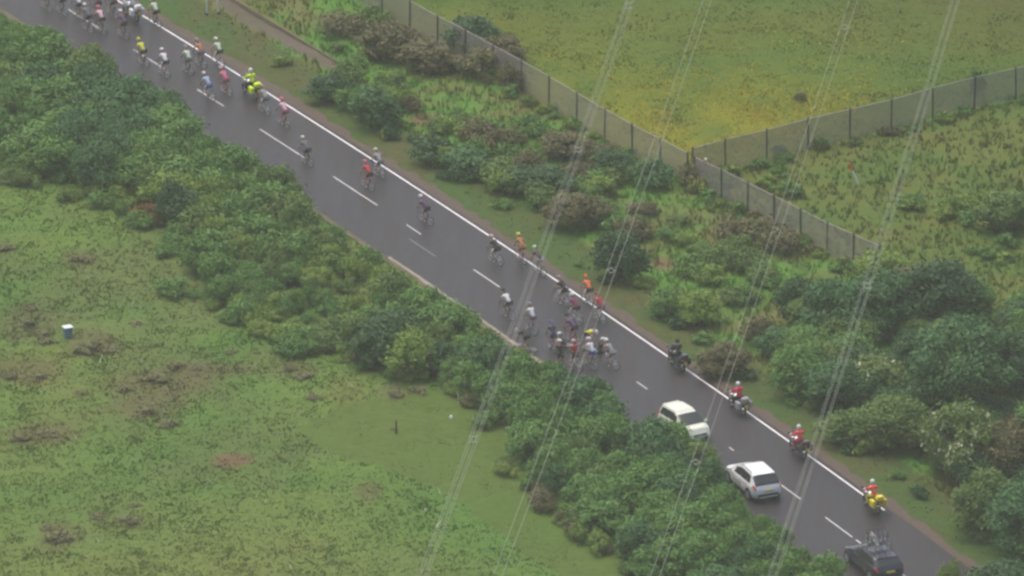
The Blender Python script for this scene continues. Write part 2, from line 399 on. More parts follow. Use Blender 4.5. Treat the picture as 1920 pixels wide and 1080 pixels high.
tufts('verge_grass', 40000, FR, [5], .06, .24, .045, 2, 'short grass verge beside the white edge line', 'grass', bright=(.8, 1.2))
M_ylw = attr_mat('buttercup_petal', .6, .1, rnd=.6); 
tufts('buttercups', 30000, (900, 40, 1800, 340), [3], .12, .26, .05, 2, 'yellow buttercups flowering near the fence corner', 'wildflowers', col=(.50, .42, .04), lean=1.2,
      keep=lambda u, v, x, y: RNG.random(len(u)) < np.exp(-((v-(250-np.abs(u-1290)*.12))/95)**2)*np.clip((1750-u)/300, 0, 1)*np.clip(fbm(x, y, 4)*2.2-.7, 0, 1))
tufts('white_flowers', 300, FR, [0, 1, 2], .3, .5, .05, 1, 'tiny white wildflower heads dotted through the grass', 'wildflowers', col=(.6, .6, .5), lean=1.5)

# ------------------------------------------------------------------ foliage
def leaf_mat(name, a, b, hi, blossom=None, bfrac=0.0):
    m = bpy.data.materials.new(name); m.use_nodes = True; t = m.node_tree; p = t.nodes['Principled BSDF']
    p.inputs['Roughness'].default_value = .6; p.inputs['Specular IOR Level'].default_value = .35
    at = t.nodes.new('ShaderNodeAttribute'); at.attribute_name = 'rnd'
    g = t.nodes.new('ShaderNodeNewGeometry'); n = t.nodes.new('ShaderNodeTexNoise'); n.inputs['Scale'].default_value = .9; n.inputs['Detail'].default_value = 3
    t.links.new(g.outputs['Position'], n.inputs['Vector'])
    oi = t.nodes.new('ShaderNodeObjectInfo')
    m1 = t.nodes.new('ShaderNodeMix'); m1.data_type = 'RGBA'; m1.inputs[6].default_value = (*a, 1); m1.inputs[7].default_value = (*b, 1)
    mr = t.nodes.new('ShaderNodeMapRange'); mr.inputs[1].default_value = .35; mr.inputs[2].default_value = .65; t.links.new(n.outputs['Fac'], mr.inputs[0])
    mm = t.nodes.new('ShaderNodeMath'); mm.operation = 'MULTIPLY_ADD'; mm.inputs[1].default_value = .75
    ms = t.nodes.new('ShaderNodeMath'); ms.operation = 'MULTIPLY'; ms.inputs[1].default_value = .25
    t.links.new(oi.outputs['Random'], ms.inputs[0]); t.links.new(mr.outputs[0], mm.inputs[0]); t.links.new(ms.outputs[0], mm.inputs[2])
    t.links.new(mm.outputs[0], m1.inputs[0])
    m2 = t.nodes.new('ShaderNodeMix'); m2.data_type = 'RGBA'; m2.inputs[7].default_value = (*hi, 1)
    pw = t.nodes.new('ShaderNodeMath'); pw.operation = 'POWER'; pw.inputs[1].default_value = 3.0
    t.links.new(at.outputs['Fac'], pw.inputs[0]); t.links.new(pw.outputs[0], m2.inputs[0]); t.links.new(m1.outputs[2], m2.inputs[6])
    last = m2.outputs[2]
    if blossom:
        gt = t.nodes.new('ShaderNodeMath'); gt.operation = 'GREATER_THAN'; gt.inputs[1].default_value = 1-bfrac*2.6
        t.links.new(at.outputs['Fac'], gt.inputs[0])
        m3 = t.nodes.new('ShaderNodeMix'); m3.data_type = 'RGBA'; m3.inputs[7].default_value = (*blossom, 1)
        t.links.new(gt.outputs[0], m3.inputs[0]); t.links.new(last, m3.inputs[6]); last = m3.outputs[2]
    t.links.new(last, p.inputs['Base Color'])
    tr = t.nodes.new('ShaderNodeBsdfTranslucent'); t.links.new(last, tr.inputs['Color'])
    ad = t.nodes.new('ShaderNodeMixShader'); ad.inputs[0].default_value = .22
    t.links.new(p.outputs[0], ad.inputs[1]); t.links.new(tr.outputs[0], ad.inputs[2]); t.links.new(ad.outputs[0], t.nodes['Material Output'].inputs['Surface'])
    return m
KL = .78
def sc(c, k=KL):
    r = srgb(*c, k); return (r[0]*1.05, r[1]*1.38, r[2]*.80)
LEAF = {
 'green': leaf_mat('leaf_mid_green', sc((78, 112, 60)), sc((96, 122, 64)), sc((128, 150, 92))),
 'blue': leaf_mat('leaf_blue_green', sc((60, 93, 65)), sc((70, 102, 68)), sc((98, 127, 93))),
 'dark': leaf_mat('leaf_dark_green', sc((48, 75, 55)), sc((61, 88, 59)), sc((84, 111, 78))),
 'yellow': leaf_mat('leaf_yellow_green', sc((100, 122, 56)), sc((126, 132, 62)), sc((152, 158, 84))),
 'brown': leaf_mat('leaf_brown_scrub', sc((98, 84, 70)), sc((108, 92, 74)), sc((130, 114, 92))),
 'red': leaf_mat('leaf_rusty', sc((118, 74, 58)), sc((124, 86, 66)), sc((144, 104, 80))),
 'purple': leaf_mat('leaf_purple_dock', sc((118, 104, 86)), sc((122, 108, 90)), sc((136, 122, 100))),
 'olive': leaf_mat('leaf_olive', sc((88, 108, 60)), sc((102, 114, 64)), sc((126, 136, 86))),
 'blossom': leaf_mat('leaf_blossoming', sc((96, 108, 62)), sc((110, 120, 72)), sc((132, 142, 92)), blossom=(.62, .62, .46), bfrac=.055),
 'ylwflower': leaf_mat('leaf_yellow_flower', sc((96, 110, 50)), sc((120, 120, 54)), sc((150, 146, 70)), blossom=(.6, .55, .16), bfrac=.12),
}
M_bark = mat('bark', srgb(84, 70, 58, .6), .95, var=.3, scale=12, bump=.4)

def crown_mesh(name, seed, r, h, nl, leaves, ls, z0=.05, clump=.34, flat=1.0):
    g = np.random.default_rng(seed)
    cz = z0*h+(h-z0*h)*.5; rz = (h-z0*h)*.5
    # clump centres over an uneven ellipsoid
    th = g.uniform(0, 2*np.pi, nl); w = g.uniform(-.75, 1, nl); q = np.sqrt(np.maximum(0, 1-w*w))
    rad = g.uniform(.45, .86, nl)*(1+.22*np.sin(th*2+seed)+.14*np.sin(th*3+2*seed))
    cen = np.stack([np.cos(th)*q*rad*r, np.sin(th)*q*rad*r, cz+w*rz*g.uniform(.6, .88, nl)], 1)
    lr = r*clump*g.uniform(.6, 1.3, nl)
    pk = g.choice(nl, leaves, p=lr**2/np.sum(lr**2))
    d = g.normal(size=(leaves, 3)); d /= np.linalg.norm(d, axis=1)[:, None]
    d[:, 2] = np.where(g.random(leaves) < .45, np.abs(d[:, 2]), d[:, 2])
    rr = lr[pk]*np.where(g.random(leaves) < .2, g.uniform(1.0, 1.65, leaves), g.uniform(.62, 1.08, leaves))
    P = cen[pk]+d*rr[:, None]*np.array([1, 1, .8*flat])
    P[:, 2] = np.maximum(P[:, 2], g.uniform(0, .25*h, leaves))
    nrm = d+g.normal(0, .55, (leaves, 3))+np.array([0, 0, .35]); nrm /= np.linalg.norm(nrm, axis=1)[:, None]
    a = g.normal(size=(leaves, 3)); t = np.cross(nrm, a); t /= np.linalg.norm(t, axis=1)[:, None]; b = np.cross(nrm, t)
    s = ls*g.uniform(.6, 1.35, leaves)[:, None]
    V = np.stack([P-t*s, P-b*s*.55+nrm*s*.1, P+t*s, P+b*s*.55+nrm*s*.1], 1).astype(np.float32)
    me = bpy.data.meshes.new(name); N = leaves
    me.vertices.add(N*4); me.vertices.foreach_set('co', V.ravel())
    me.loops.add(N*4); me.loops.foreach_set('vertex_index', np.arange(N*4, dtype=np.int32))
    me.polygons.add(N); me.polygons.foreach_set('loop_start', np.arange(0, N*4, 4, dtype=np.int32)); me.update()
    at = me.attributes.new('rnd', 'FLOAT', 'POINT')
    val = np.clip(g.random(leaves)*.75+g.random(nl)[pk]*.25, 0, 1); at.data.foreach_set('value', np.repeat(val, 4).astype(np.float32))
    return me
def trunk_mesh(name, seed, r, h):
    g = random.Random(seed); mb = MB()
    n = 1 if h > 3.5 else 3
    for k in range(n):
        a = g.uniform(0, 6.28); b = r*(.04 if n == 1 else .18); x, y = math.cos(a)*b, math.sin(a)*b; lean = r*.3*(0.3 if n == 1 else 1)
        P = [(x, y, -.15), (x*1.3+math.cos(a)*lean*.3, y*1.3+math.sin(a)*lean*.3, h*.35), (x+math.cos(a)*lean, y+math.sin(a)*lean, h*.72)]
        br = .035*h*.55 if n == 1 else .022*h
        mb.tube(P, [br*1.3, br, br*.4], 6)
        for j in range(4):
            a2 = g.uniform(0, 6.28); zz = h*g.uniform(.25, .55); t = zz/(h*.72)
            px, py = x+math.cos(a)*lean*t*.7, y+math.sin(a)*lean*t*.7
            L = r*g.uniform(.4, .75)
            mb.tube([(px, py, zz), (px+math.cos(a2)*L*.55, py+math.sin(a2)*L*.55, zz+h*.13), (px+math.cos(a2)*L, py+math.sin(a2)*L, zz+h*.26)], [br*.55, br*.38, br*.15], 5)
    return mb.mesh(name, True)
PROTO = {}
def proto(kind, r, h, specs):
    PROTO[kind] = []
    for s in specs:
        PROTO[kind].append((crown_mesh('crown', s, r, h, **KW[kind]), trunk_mesh('trunk', s, r, h), r, h))
KW = {'low': dict(nl=16, leaves=1500, ls=.085, clump=.36), 'bush': dict(nl=34, leaves=5200, ls=.105, clump=.32), 'big': dict(nl=52, leaves=9000, ls=.12, clump=.29),
      'tree': dict(nl=70, leaves=13000, ls=.13, clump=.23, z0=.1), 'clump': dict(nl=9, leaves=600, ls=.075, clump=.4)}
proto('low', 1.0, 1.0, (1, 2, 3)); proto('bush', 1.5, 2.3, (11, 12, 13, 14)); proto('big', 2.3, 3.6, (21, 22, 23)); proto('tree', 3.2, 6.0, (31, 32)); proto('clump', .55, .5, (41, 42, 43))
def plant(name, kind, u, v, r, h, leaf, label, cat, group, pos=None):
    p = pos if pos is not None else G(u, v)
    k = random.choice(PROTO[kind]); e = empty(name, (p.x, p.y, ground_z(p.x, p.y)-.02), random.uniform(0, 6.28))
    e.scale = (r/k[2], r/k[2]*random.uniform(.9, 1.1), h/k[3])
    t = link(bpy.data.objects.new('trunk', k[1]), e)
    if not k[1].materials: k[1].materials.append(M_bark)
    c = link(bpy.data.objects.new('crown', k[0]), e); setmat(c, LEAF[leaf])
    tag(e, label, cat, group); return e
# --- hedge between the meadow and the road: bases fill a band whose outline is read off the picture
HEDGE = [(-150, -60), (-20, 40), (140, 150), (300, 250), (420, 330), (560, 420), (690, 500), (720, 560), (690, 640), (560, 620), (420, 585), (380, 470), (280, 400), (100, 330), (-150, 240)]
HEDGE2 = [(690, 540), (800, 570), (990, 690), (1080, 735), (1200, 830), (1320, 925), (1420, 990), (1560, 1085), (1800, 1260), (1500, 1300), (1310, 1140), (1190, 1055), (1080, 975), (1010, 895), (965, 825), (900, 745), (760, 705), (640, 650)]
def hfac(v_u):                                  # height along the hedge, from the outline against the road
    return np.interp(v_u, [-150, 60, 200, 330, 450, 560, 640, 700, 780, 900, 1000, 1080, 1140, 1200, 1340, 1440, 1520, 1620, 1800],
                     [1.4, 1.6, 2.6, 3.3, 3.0, 2.7, 2.5, 1.4, .9, .8, 1.0, 1.6, 2.2, 2.4, 2.3, 1.5, 1.5, 2.1, 2.1])
placed = []
HL = {'green': 'leafy mid green bush in the dense hedge between meadow and road', 'blue': 'blue green bush in the dense hedge between meadow and road',
      'yellow': 'yellow green bush in the dense hedge between meadow and road', 'dark': 'dark green bush in the dense hedge between meadow and road', 'olive': 'olive green bush in the dense hedge between meadow and road'}
tries = 0
while tries < 6000:
    tries += 1
    u = random.uniform(-150, 1800); v = random.uniform(-60, 1300)
    arr = (np.array([u]), np.array([v]))
    if not (inpoly(*arr, HEDGE)[0] or inpoly(*arr, HEDGE2)[0]): continue
    p = G(u, v); o = float(roadoff(np.array([p.x]), np.array([p.y]))[0])
    if o > LEFT-1.0: continue
    if PX(p.x, p.y)[1] > 1240: continue
    back = min(1.0, max(0, (LEFT-o-1)/7.0))
    h = float(hfac(u+(LEFT-o)*20))*random.uniform(.8, 1.15)*(1-.15*back)
    if inpoly(*arr, HEDGE2)[0] and back > .25: h = max(h, random.uniform(1.4, 2.5))
    r = max(.75, min(2.4, h*.62))*random.uniform(.7, 1.3)
    r = min(r, (LEFT-o)*.95+.1)
    if 670 < u < 1010:
        h = min(h, .72*(LEFT-o)-.1); r = min(r, max(.6, h))
        if h < .5: continue
    if any((p.x-a)**2+(p.y-b)**2 < (.48*(r+c))**2 for a, b, c in placed): continue
    placed.append((p.x, p.y, r))
    n = float(fbm(np.array([p.x]), np.array([p.y]), 6)[0])+random.uniform(-.06, .06)
    lf = 'blue' if n < .37 else 'green' if n < .56 else 'olive' if n < .62 else 'yellow' if n < .7 else 'dark'
    if h < 1.3 and random.random() < .6: lf = random.choice(['yellow', 'olive', 'green'])
    LFN = {'green': 'mid green', 'blue': 'blue green', 'yellow': 'yellow green', 'dark': 'dark green', 'olive': 'olive green'}[lf]
    size = 'tall' if h > 2.5 else 'medium' if h > 1.6 else 'low'
    row = 'at the road edge' if o > LEFT-2.4 else 'in the hedge middle' if o > LEFT-6 else 'on the meadow side'
    str_ = ('opposite the far bunch of cyclists' if u < 180 else 'opposite the hi-vis motorcycle' if u < 430 else 'opposite the lone purple cyclist' if u < 720 else
            'beside the crash' if u < 1060 else 'beside the cream oncoming car' if u < 1290 else 'beside the white hatchback' if u < 1480 else 'beside the dark team car')
    if inpoly(*arr, HEDGE2)[0] and row.startswith('on the meadow') and v > 760: row = 'on the mown grass side'
    lab_ = '%s %s hedge bush %s, %s' % (size, LFN, row, str_)
    plant('hedge_bush', 'big' if h > 2.8 else 'bush' if h > 1.25 else 'low', u, v, r, h, lf, lab_, 'bush', lab_, pos=p)
# low bush that hides the front of the oncoming car
plant('hedge_bush', 'bush', 1258, 858, 1.5, 2.0, 'green', 'round mid green bush hiding the lower half of the cream car', 'bush', None)
plant('hedge_bush', 'bush', 1308, 874, 1.2, 1.45, 'olive', 'low olive bush in front of the cream car bonnet', 'bush', None)
# thicket filling the ground between the named trees beyond the road
THICK = [(1470, 625), (1560, 590), (1720, 560), (1920, 600), (2080, 620), (2080, 1180), (1925, 1140), (1800, 1015), (1700, 915), (1600, 850), (1500, 770), (1445, 700)]
pl2 = []
for _ in range(900):
    u = random.uniform(1440, 2080); v = random.uniform(560, 1180); arr = (np.array([u]), np.array([v]))
    if not inpoly(*arr, THICK)[0]: continue
    p = G(u, v); r = random.uniform(1.0, 1.9); h = r*random.uniform(1.05, 1.5)
    if float(roadoff(np.array([p.x]), np.array([p.y]))[0]) < 4.6+r*.5: continue
    if any((p.x-a)**2+(p.y-b)**2 < (.55*(r+c))**2 for a, b, c in pl2): continue
    pl2.append((p.x, p.y, r)); lf = random.choice(['blue', 'blue', 'green', 'olive', 'dark', 'dark', 'brown'])
    nm = {'green': 'mid green', 'blue': 'blue green', 'dark': 'dark green', 'olive': 'olive green', 'brown': 'brownish'}[lf]
    where = 'near the branch fence' if v < 680 else 'around the round crowned tree' if v < 850 else 'around the pale blossoming tree' if v < 960 else 'opposite the dark team car'
    l = '%s %s thicket bush %s' % ('large' if r > 1.5 else 'small', nm, where)
    plant('thicket_bush', 'bush' if r < 1.6 else 'big', u, v, r, h, lf, l, 'bush', l, pos=p)
# ragged scrub at the foot of the hedge and over the far verge
def margin(n, pts, jit, leafs, where, rr, name, kinds='low'):
    for _ in range(n):
        k = random.randrange(len(pts)-1); t = random.random()
        u = pts[k][0]+(pts[k+1][0]-pts[k][0])*t+random.gauss(0, jit); v = pts[k][1]+(pts[k+1][1]-pts[k][1])*t+random.gauss(0, jit*.5)
        p = G(u, v); o = float(roadoff(np.array([p.x]), np.array([p.y]))[0])
        r = random.uniform(*rr); h = r*random.uniform(.6, 1.1)
        if LEFT-1.2-r < o < 1.9+r: continue
        if 670 < u < 1010 and o < 0 and h > .7*(LEFT-o)-.1: continue
        if math.hypot(u-1606, (v-345)*1.5) < 70: continue
        lf = random.choice(leafs); nm = {'green': 'mid green', 'blue': 'blue green', 'dark': 'dark green', 'olive': 'olive green', 'brown': 'brownish', 'yellow': 'yellow green', 'red': 'rusty'}[lf]
        near = where(u, v); l = '%s low %s scrub %s' % ('broad' if r > (rr[0]+rr[1])/2 else 'narrow', nm, near)
        plant(name, kinds, u, v, r, h, lf, l, 'scrub', l, pos=p)
margin(120, [(-120, 260), (100, 335), (280, 405), (385, 475), (425, 585), (560, 620), (640, 660)], 34, ['green', 'green', 'olive', 'yellow'], lambda u, v: 'at the hedge foot above the blue box' if u < 280 else 'at the hedge foot beside the rusty bush' if u < 480 else 'at the hedge foot near the brown earth', (.5, 1.1), 'hedge_foot_scrub')
margin(44, [(640, 665), (740, 705), (870, 735), (935, 820), (985, 895), (1050, 970), (1160, 1050), (1290, 1130)], 12, ['green', 'olive', 'yellow', 'brown'], lambda u, v: 'beside the upper mown grass' if v < 830 else 'beside the lower mown grass', (.4, .9), 'hedge_foot_scrub')
margin(110, [(700, 520), (800, 560), (900, 640), (1000, 700), (900, 700), (760, 650), (700, 600)], 40, ['green', 'yellow', 'olive'], lambda u, v: 'in the low hedge gap beside the crash', (.45, .9), 'hedge_gap_scrub')
margin(95, [(600, 120), (760, 200), (900, 270), (1000, 310), (1100, 380), (1250, 440), (1380, 500), (1450, 560)], 52, ['green', 'olive', 'green', 'brown', 'yellow', 'olive'], lambda u, v: 'between the layby and the mesh fence' if u < 800 else 'between the edge line and the mesh fence' if u < 1150 else 'between the branch fence and the verge', (.5, 1.2), 'verge_scrub')
margin(90, [(470, 90), (700, 245), (900, 370), (1100, 510), (1250, 610), (1420, 720), (1560, 820), (1720, 940), (1860, 1060)], 26, ['green', 'olive', 'dark', 'yellow'], lambda u, v: 'on the verge opposite the far riders' if u < 800 else 'on the verge opposite the crash' if u < 1250 else 'on the verge beside the motorcycles', (.35, .7), 'verge_clump', 'clump')
for fp, lab_f in (([(1298, 345), (1360, 328), (2060, 155)], 'at the foot of the field fence'), ([(700, 40), (1017, 203), (1285, 352)], 'at the foot of the long mesh fence'), ([(1303, 362), (1650, 532)], 'at the foot of the branch fence')):
    margin(34, fp, 8, ['green', 'olive', 'yellow', 'brown'], lambda u, v: lab_f, (.3, .65), 'fence_foot_weed', 'clump')
margin(24, [(1350, 350), (1500, 330), (1700, 400), (1900, 420), (1920, 520)], 50, ['yellow', 'green'], lambda u, v: 'in the tall grass inside the fence corner', (.4, .8), 'grass_scrub', 'clump')
# --- single shrubs and trees on the far side of the road (u, v of the base, radius, height)
N_ = 'roadside_shrub'
for (u, v, r, h, kd, lf, lab) in (
    (705, 235, 1.6, 2.3, 'bush', 'blue', 'dark blue green bush on the verge above the red earth scrape'),
    (610, 185, 1.3, 1.5, 'bush', 'dark', 'low dark bush on the verge below the layby edging'),
    (655, 205, 1.0, 1.2, 'low', 'green', 'small mid green bush squeezed between two darker verge bushes'),
    (815, 300, 1.4, 1.3, 'low', 'dark', 'low dark scrub bush on the verge beyond the red earth scrape'),
    (880, 325, 1.8, 1.5, 'bush', 'blue', 'wide low blue green bush on the verge'),
    (945, 345, 1.5, 1.3, 'low', 'olive', 'low olive bush between two wider verge bushes'),
    (1010, 365, 1.9, 1.6, 'bush', 'dark', 'wide dark bush on the verge under the conductors'),
    (1075, 425, 1.7, 1.9, 'bush', 'brown', 'olive brown scrub bush on the verge under the conductors'),
    (1160, 520, 1.5, 3.0, 'bush', 'dark', 'tall dark narrow bush on the verge under the conductors'),
    (1250, 590, 1.3, 1.6, 'bush', 'green', 'mid green bush on the verge above the crash'),
    (1310, 605, 1.4, 1.7, 'bush', 'yellow', 'yellow green bush on the verge above the black motorcycle'),
    (1355, 700, 1.4, 1.9, 'bush', 'brown', 'brown scrub bush behind the slim white marker post'),
    (1425, 640, 1.1, 1.4, 'low', 'brown', 'brownish low bush left of the blue green tree belt'),
    (1060, 290, 1.5, 1.5, 'bush', 'brown', 'brown grey scrub bush leaning on the mesh fence'),
    (1145, 330, 1.5, 1.5, 'bush', 'dark', 'dark thorny bush at the foot of the mesh fence'),
    (1225, 350, 1.3, 1.4, 'low', 'blue', 'blue green bush near the mesh fence corner'),
    (1300, 350, 1.0, 1.5, 'low', 'purple', 'purple brown shrub at the mesh fence corner'),
    (1315, 362, .65, .9, 'clump', 'ylwflower', 'small yellow flowering shrub below the fence corner'),
    (1395, 450, 1.6, 1.2, 'low', 'brown', 'brown scrub patch in front of the branch fence'),
    (1465, 470, 1.3, 1.1, 'low', 'brown', 'brown low shrub in front of the branch fence'),
    (735, 105, 1.8, 2.1, 'bush', 'brown', 'brown bare looking shrub in front of the upper mesh fence'),
    (800, 130, 1.9, 1.7, 'bush', 'brown', 'wide brown shrub in front of the upper mesh fence'),
    (900, 145, 1.3, 1.6, 'low', 'purple', 'purple grey shrub hiding the foot of the mesh fence'),
    (955, 168, 1.0, 1.4, 'low', 'brown', 'brown shrub covering a mesh fence panel'),
    (885, 95, 1.8, 2.1, 'bush', 'dark', 'dark rounded bush in the field behind the mesh fence'),
    (945, 112, 1.4, 1.6, 'bush', 'brown', 'brownish bush in the field behind the mesh fence'),
    (640, 60, 1.5, 1.1, 'low', 'brown', 'low brown scrub beside the layby edging'),
    (700, 45, 1.2, 1.1, 'low', 'olive', 'low olive scrub in front of the top fence posts'),
    (285, 410, 1.3, .9, 'low', 'red', 'rusty red dead bush at the meadow edge of the hedge'),
    (330, 420, .8, .6, 'clump', 'red', 'small rusty bush beside the red dead bush'),
    (1500, 185, .35, .4, 'clump', 'purple', 'single dark thistle clump in the field'),
    (1795, 400, 1.0, 1.0, 'low', 'yellow', 'bright yellow green shrub in the tall grass'),
    (1885, 430, 1.8, 2.2, 'bush', 'olive', 'olive shrub in tall grass beside the yellow green shrub'),
    (1832, 178, .5, 1.3, 'clump', 'green', 'climber growing up a mesh fence post'),
    (1650, 525, 1.6, 1.8, 'bush', 'yellow', 'yellow green shrub where the branch fence ends'),
    (1720, 560, 1.3, 1.7, 'bush', 'yellow', 'yellow green shrub beside the end of the branch fence'),
    ): plant(N_, kd, u, v, r, h, lf, lab, 'shrub', None)
TL = 'tree_belt'
for (u, v, r, h, kd, lf, lab) in (
    (1500, 610, 1.6, 3.0, 'big', 'dark', 'dark narrow tree at the verge end of the tree belt'),
    (1560, 640, 2.3, 3.8, 'big', 'blue', 'blue green tree under the right hand conductors'),
    (1660, 620, 2.4, 3.7, 'big', 'blue', 'blue green tree behind the round crowned tree'),
    (1770, 610, 2.5, 3.8, 'big', 'dark', 'dark tree behind the round crowned tree'),
    (1500, 735, 1.9, 2.8, 'big', 'green', 'bright mid green bushy tree beside the mown verge'),
    (1570, 760, 1.9, 2.6, 'big', 'blue', 'bushy blue green tree next to the mown verge'),
    (1640, 740, 1.8, 2.5, 'bush', 'blossom', 'yellowish bush dotted with white blossom'),
    (1800, 785, 3.5, 6.0, 'tree', 'blue', 'large round crowned blue green tree'),
    (1920, 760, 2.6, 4.6, 'tree', 'dark', 'dark tree right of the round crowned tree'),
    (1600, 830, 1.6, 1.9, 'bush', 'olive', 'low olive bush behind the red jacketed motorcyclist'),
    (1675, 840, 2.1, 2.9, 'big', 'olive', 'olive brown bush left of the pale blossoming tree'),
    (1805, 892, 2.3, 4.3, 'big', 'blossom', 'pale blossoming tree covered in cream flower heads'),
    (1900, 905, 2.2, 3.6, 'big', 'brown', 'brownish tree next to the pale blossoming tree'),
    (1850, 1000, 2.0, 3.5, 'big', 'olive', 'olive tree leaning over the verge near the dark team car'),
    (1825, 985, 1.1, 2.4, 'bush', 'blossom', 'slender blossoming shrub at the front of the verge trees'),
    (1925, 1050, 2.7, 4.6, 'tree', 'blue', 'blue green tree with heavy low branches by the verge'),
    (1890, 1120, 1.9, 2.0, 'bush', 'dark', 'dark bush on the verge past the tree belt'),
    (2000, 900, 3.0, 5.4, 'tree', 'green', 'green tree at the outer end of the tree belt'),
    (1985, 690, 2.6, 4.4, 'tree', 'green', 'green tree beside the tall grass'),
    (1780, 1118, .6, 1.9, 'low', 'yellow', 'yellow green sapling standing at the road edge'),
    ): plant('verge_tree', kd, u, v, r, h, lf, lab, 'tree', TL)
# --- purple brown dock clumps in the meadow
def dock(u, v, s):
    near = 'close to the pale blue box' if math.hypot(u-127, (v-607)*2) < 190 else 'near the mown grass' if u > 540 else 'in the open rough meadow' if v > 780 else 'between the blue box and the mown grass' if u > 200 else 'above the blue box'
    l = '%s purple brown dock clump %s' % ('large' if s > 1.15 else 'small' if s < .95 else 'middling', near); return l, 'plant', l
for (u, v, s) in ((150, 487, 1.1), (8, 465, 1), (60, 575, .9), (52, 605, 1), (90, 640, .9), (165, 655, 1.6), (205, 660, .9), (80, 625, 1), (330, 690, 1), (365, 690, .9), (290, 715, 1.3), (235, 735, 1),
                  (270, 775, 1.4), (315, 800, 1.2), (90, 815, 1.3), (40, 822, 1), (115, 1010, 1.6), (90, 985, 1), (240, 975, 1.1), (182, 970, .8), (255, 945, .7), (570, 705, 1), (590, 745, .9), (545, 690, .8),
                  (740, 740, 1), (785, 735, 1.1), (660, 600, 1), (20, 700, 1), (70, 700, 1.2), (150, 740, .8), (740, 805, .5), (255, 610, .8), (430, 660, .7), (480, 660, .6)):
    plant('dock_clump', 'clump', u, v, .5*s, .24*s*random.uniform(.7, 1.2), 'purple', *dock(u, v, s))

# ------------------------------------------------------------------ mesh fences
M_post = mat('fence_post_steel', srgb(74, 78, 76, .8), .6, .3); M_mesh = mat('fence_mesh_steel', srgb(166, 158, 150, .9), .6, .1, var=.08)
FH = 2.0
def mesh_panel_data(L):
    mb = MB(); n = int(L/.036)
    for i in range(n):
        x = L*(i+.5)/n; w = .0095
        mb.add([(x-w, 0, .06), (x+w, 0, .06), (x+w, 0, FH-.02), (x-w, 0, FH-.02)], [(0, 1, 2, 3)])
    for k in range(26):
        z = .06+(FH-.08)*k/25
        mb.add([(0, .006, z-.006), (L, .006, z-.006), (L, .006, z+.006), (0, .006, z+.006)], [(0, 1, 2, 3)])
    mb.box((L/2, 0, FH), (L, .04, .04))
    return mb.mesh('mesh_panel')
POSTM = MB().box((0, 0, FH/2-.1), (.085, .085, FH+.35)).box((0, 0, FH+.08), (.1, .1, .03)).mesh('fence_post', bevel=.008)
def fence(pts, label):
    P = [G(*p) for p in pts]; root = empty('mesh_fence', P[0]); tag(root, label, 'fence')
    for i, p in enumerate(P):
        z = ground_z(p.x, p.y); o = link(bpy.data.objects.new('fence_post', POSTM), root); setmat(o, M_post); o.location = (p.x-P[0].x, p.y-P[0].y, z)
        o.rotation_euler = (R(random.uniform(-1, 1)), R(random.uniform(-1.5, 1.5)), math.atan2(P[min(i+1, len(P)-1)].y-P[max(i-1, 0)].y, P[min(i+1, len(P)-1)].x-P[max(i-1, 0)].x))
        if i < len(P)-1:
            q = P[i+1]; d = q-p; L = math.hypot(d.x, d.y)
            key = round(L, 1)
            if key not in PANELS: PANELS[key] = mesh_panel_data(key-.1)
            o = link(bpy.data.objects.new('mesh_panel', PANELS[key]), root); setmat(o, M_mesh)
            zq = ground_z(q.x, q.y); a = math.atan2(d.y, d.x)
            o.location = (p.x-P[0].x+math.cos(a)*.05, p.y-P[0].y+math.sin(a)*.05, z); o.rotation_euler = (0, -math.atan2(zq-z, L), a)
PANELS = {}
def seq(a, b, n): return [(a[0]+(b[0]-a[0])*i/n, a[1]+(b[1]-a[1])*i/n) for i in range(n+1)]
fence(seq((560, -62), (1290, 347), 14), 'grey steel mesh fence running parallel to the road behind the scrub')
fence(seq((1298, 337), (1360, 320), 1)+seq((1360, 320), (2060, 147), 9)[1:], 'grey steel mesh fence bordering the yellow flowered field')
fence(seq((1303, 355), (1650, 524), 7), 'grey steel mesh fence branching from the corner into the trees')

# ------------------------------------------------------------------ overhead power line
M_wire = mat('aluminium_conductor', (.32, .34, .30), .6, .1, var=.05); M_sp = mat('spacer_alloy', (.5, .5, .48), .5, .3)
def conductor(a, b, z, offs, spacers, label, sag=3.0):
    root = None
    A0 = G(a[0], a[1], z); B0 = G(b[0], b[1], z); d = (B0-A0)
    A = A0-d*.9; B = B0+d*.9; mid = (A0+B0)/2; half = (B-A).length/2; side = Vector((d.y, -d.x, 0)).normalized()
    root = empty('power_conductor', (mid.x, mid.y, z)); tag(root, label, 'power line', 'overhead conductors')
    for (ox, oz) in offs:
        P = []
        for i in range(41):
            t = i/20-1; p = mid+(B-mid)*t+side*ox; P.append((p.x-mid.x, p.y-mid.y, oz+sag*t*t))
        MB().tube(P, .0075 if len(offs) == 4 else .0095, 5).build('wire', M_wire, root, True)
    for (u, v) in spacers:
        p = G(u, v, z); t = (p-mid).dot((B-mid))/(B-mid).length_squared; zz = sag*t*t
        base = mid+(B-mid)*t; mb = MB()
        pts = [Vector((base.x-mid.x, base.y-mid.y, zz))+side*ox+Vector((0, 0, oz)) for ox, oz in offs]
        cc_ = sum(pts, Vector())/len(pts); rad_ = (pts[0]-cc_).length*.62
        mb.tube([cc_+side*math.cos(q*math.pi/8)*rad_+Vector((0, 0, 1))*math.sin(q*math.pi/8)*rad_ for q in range(16)], .02, 6, closed=True)
        for q in pts: mb.box(q, (.05, .08, .05))
        mb.build('spacer', M_sp, root)
quad = [(-.17, .17), (.17, .17), (.17, -.17), (-.17, -.17)]; twin = [(-.22, .0), (.22, .0)]
conductor((1330, 0), (938, 1080), 32, twin, [(1142, 507)], 'twin conductor crossing above the crashed riders')
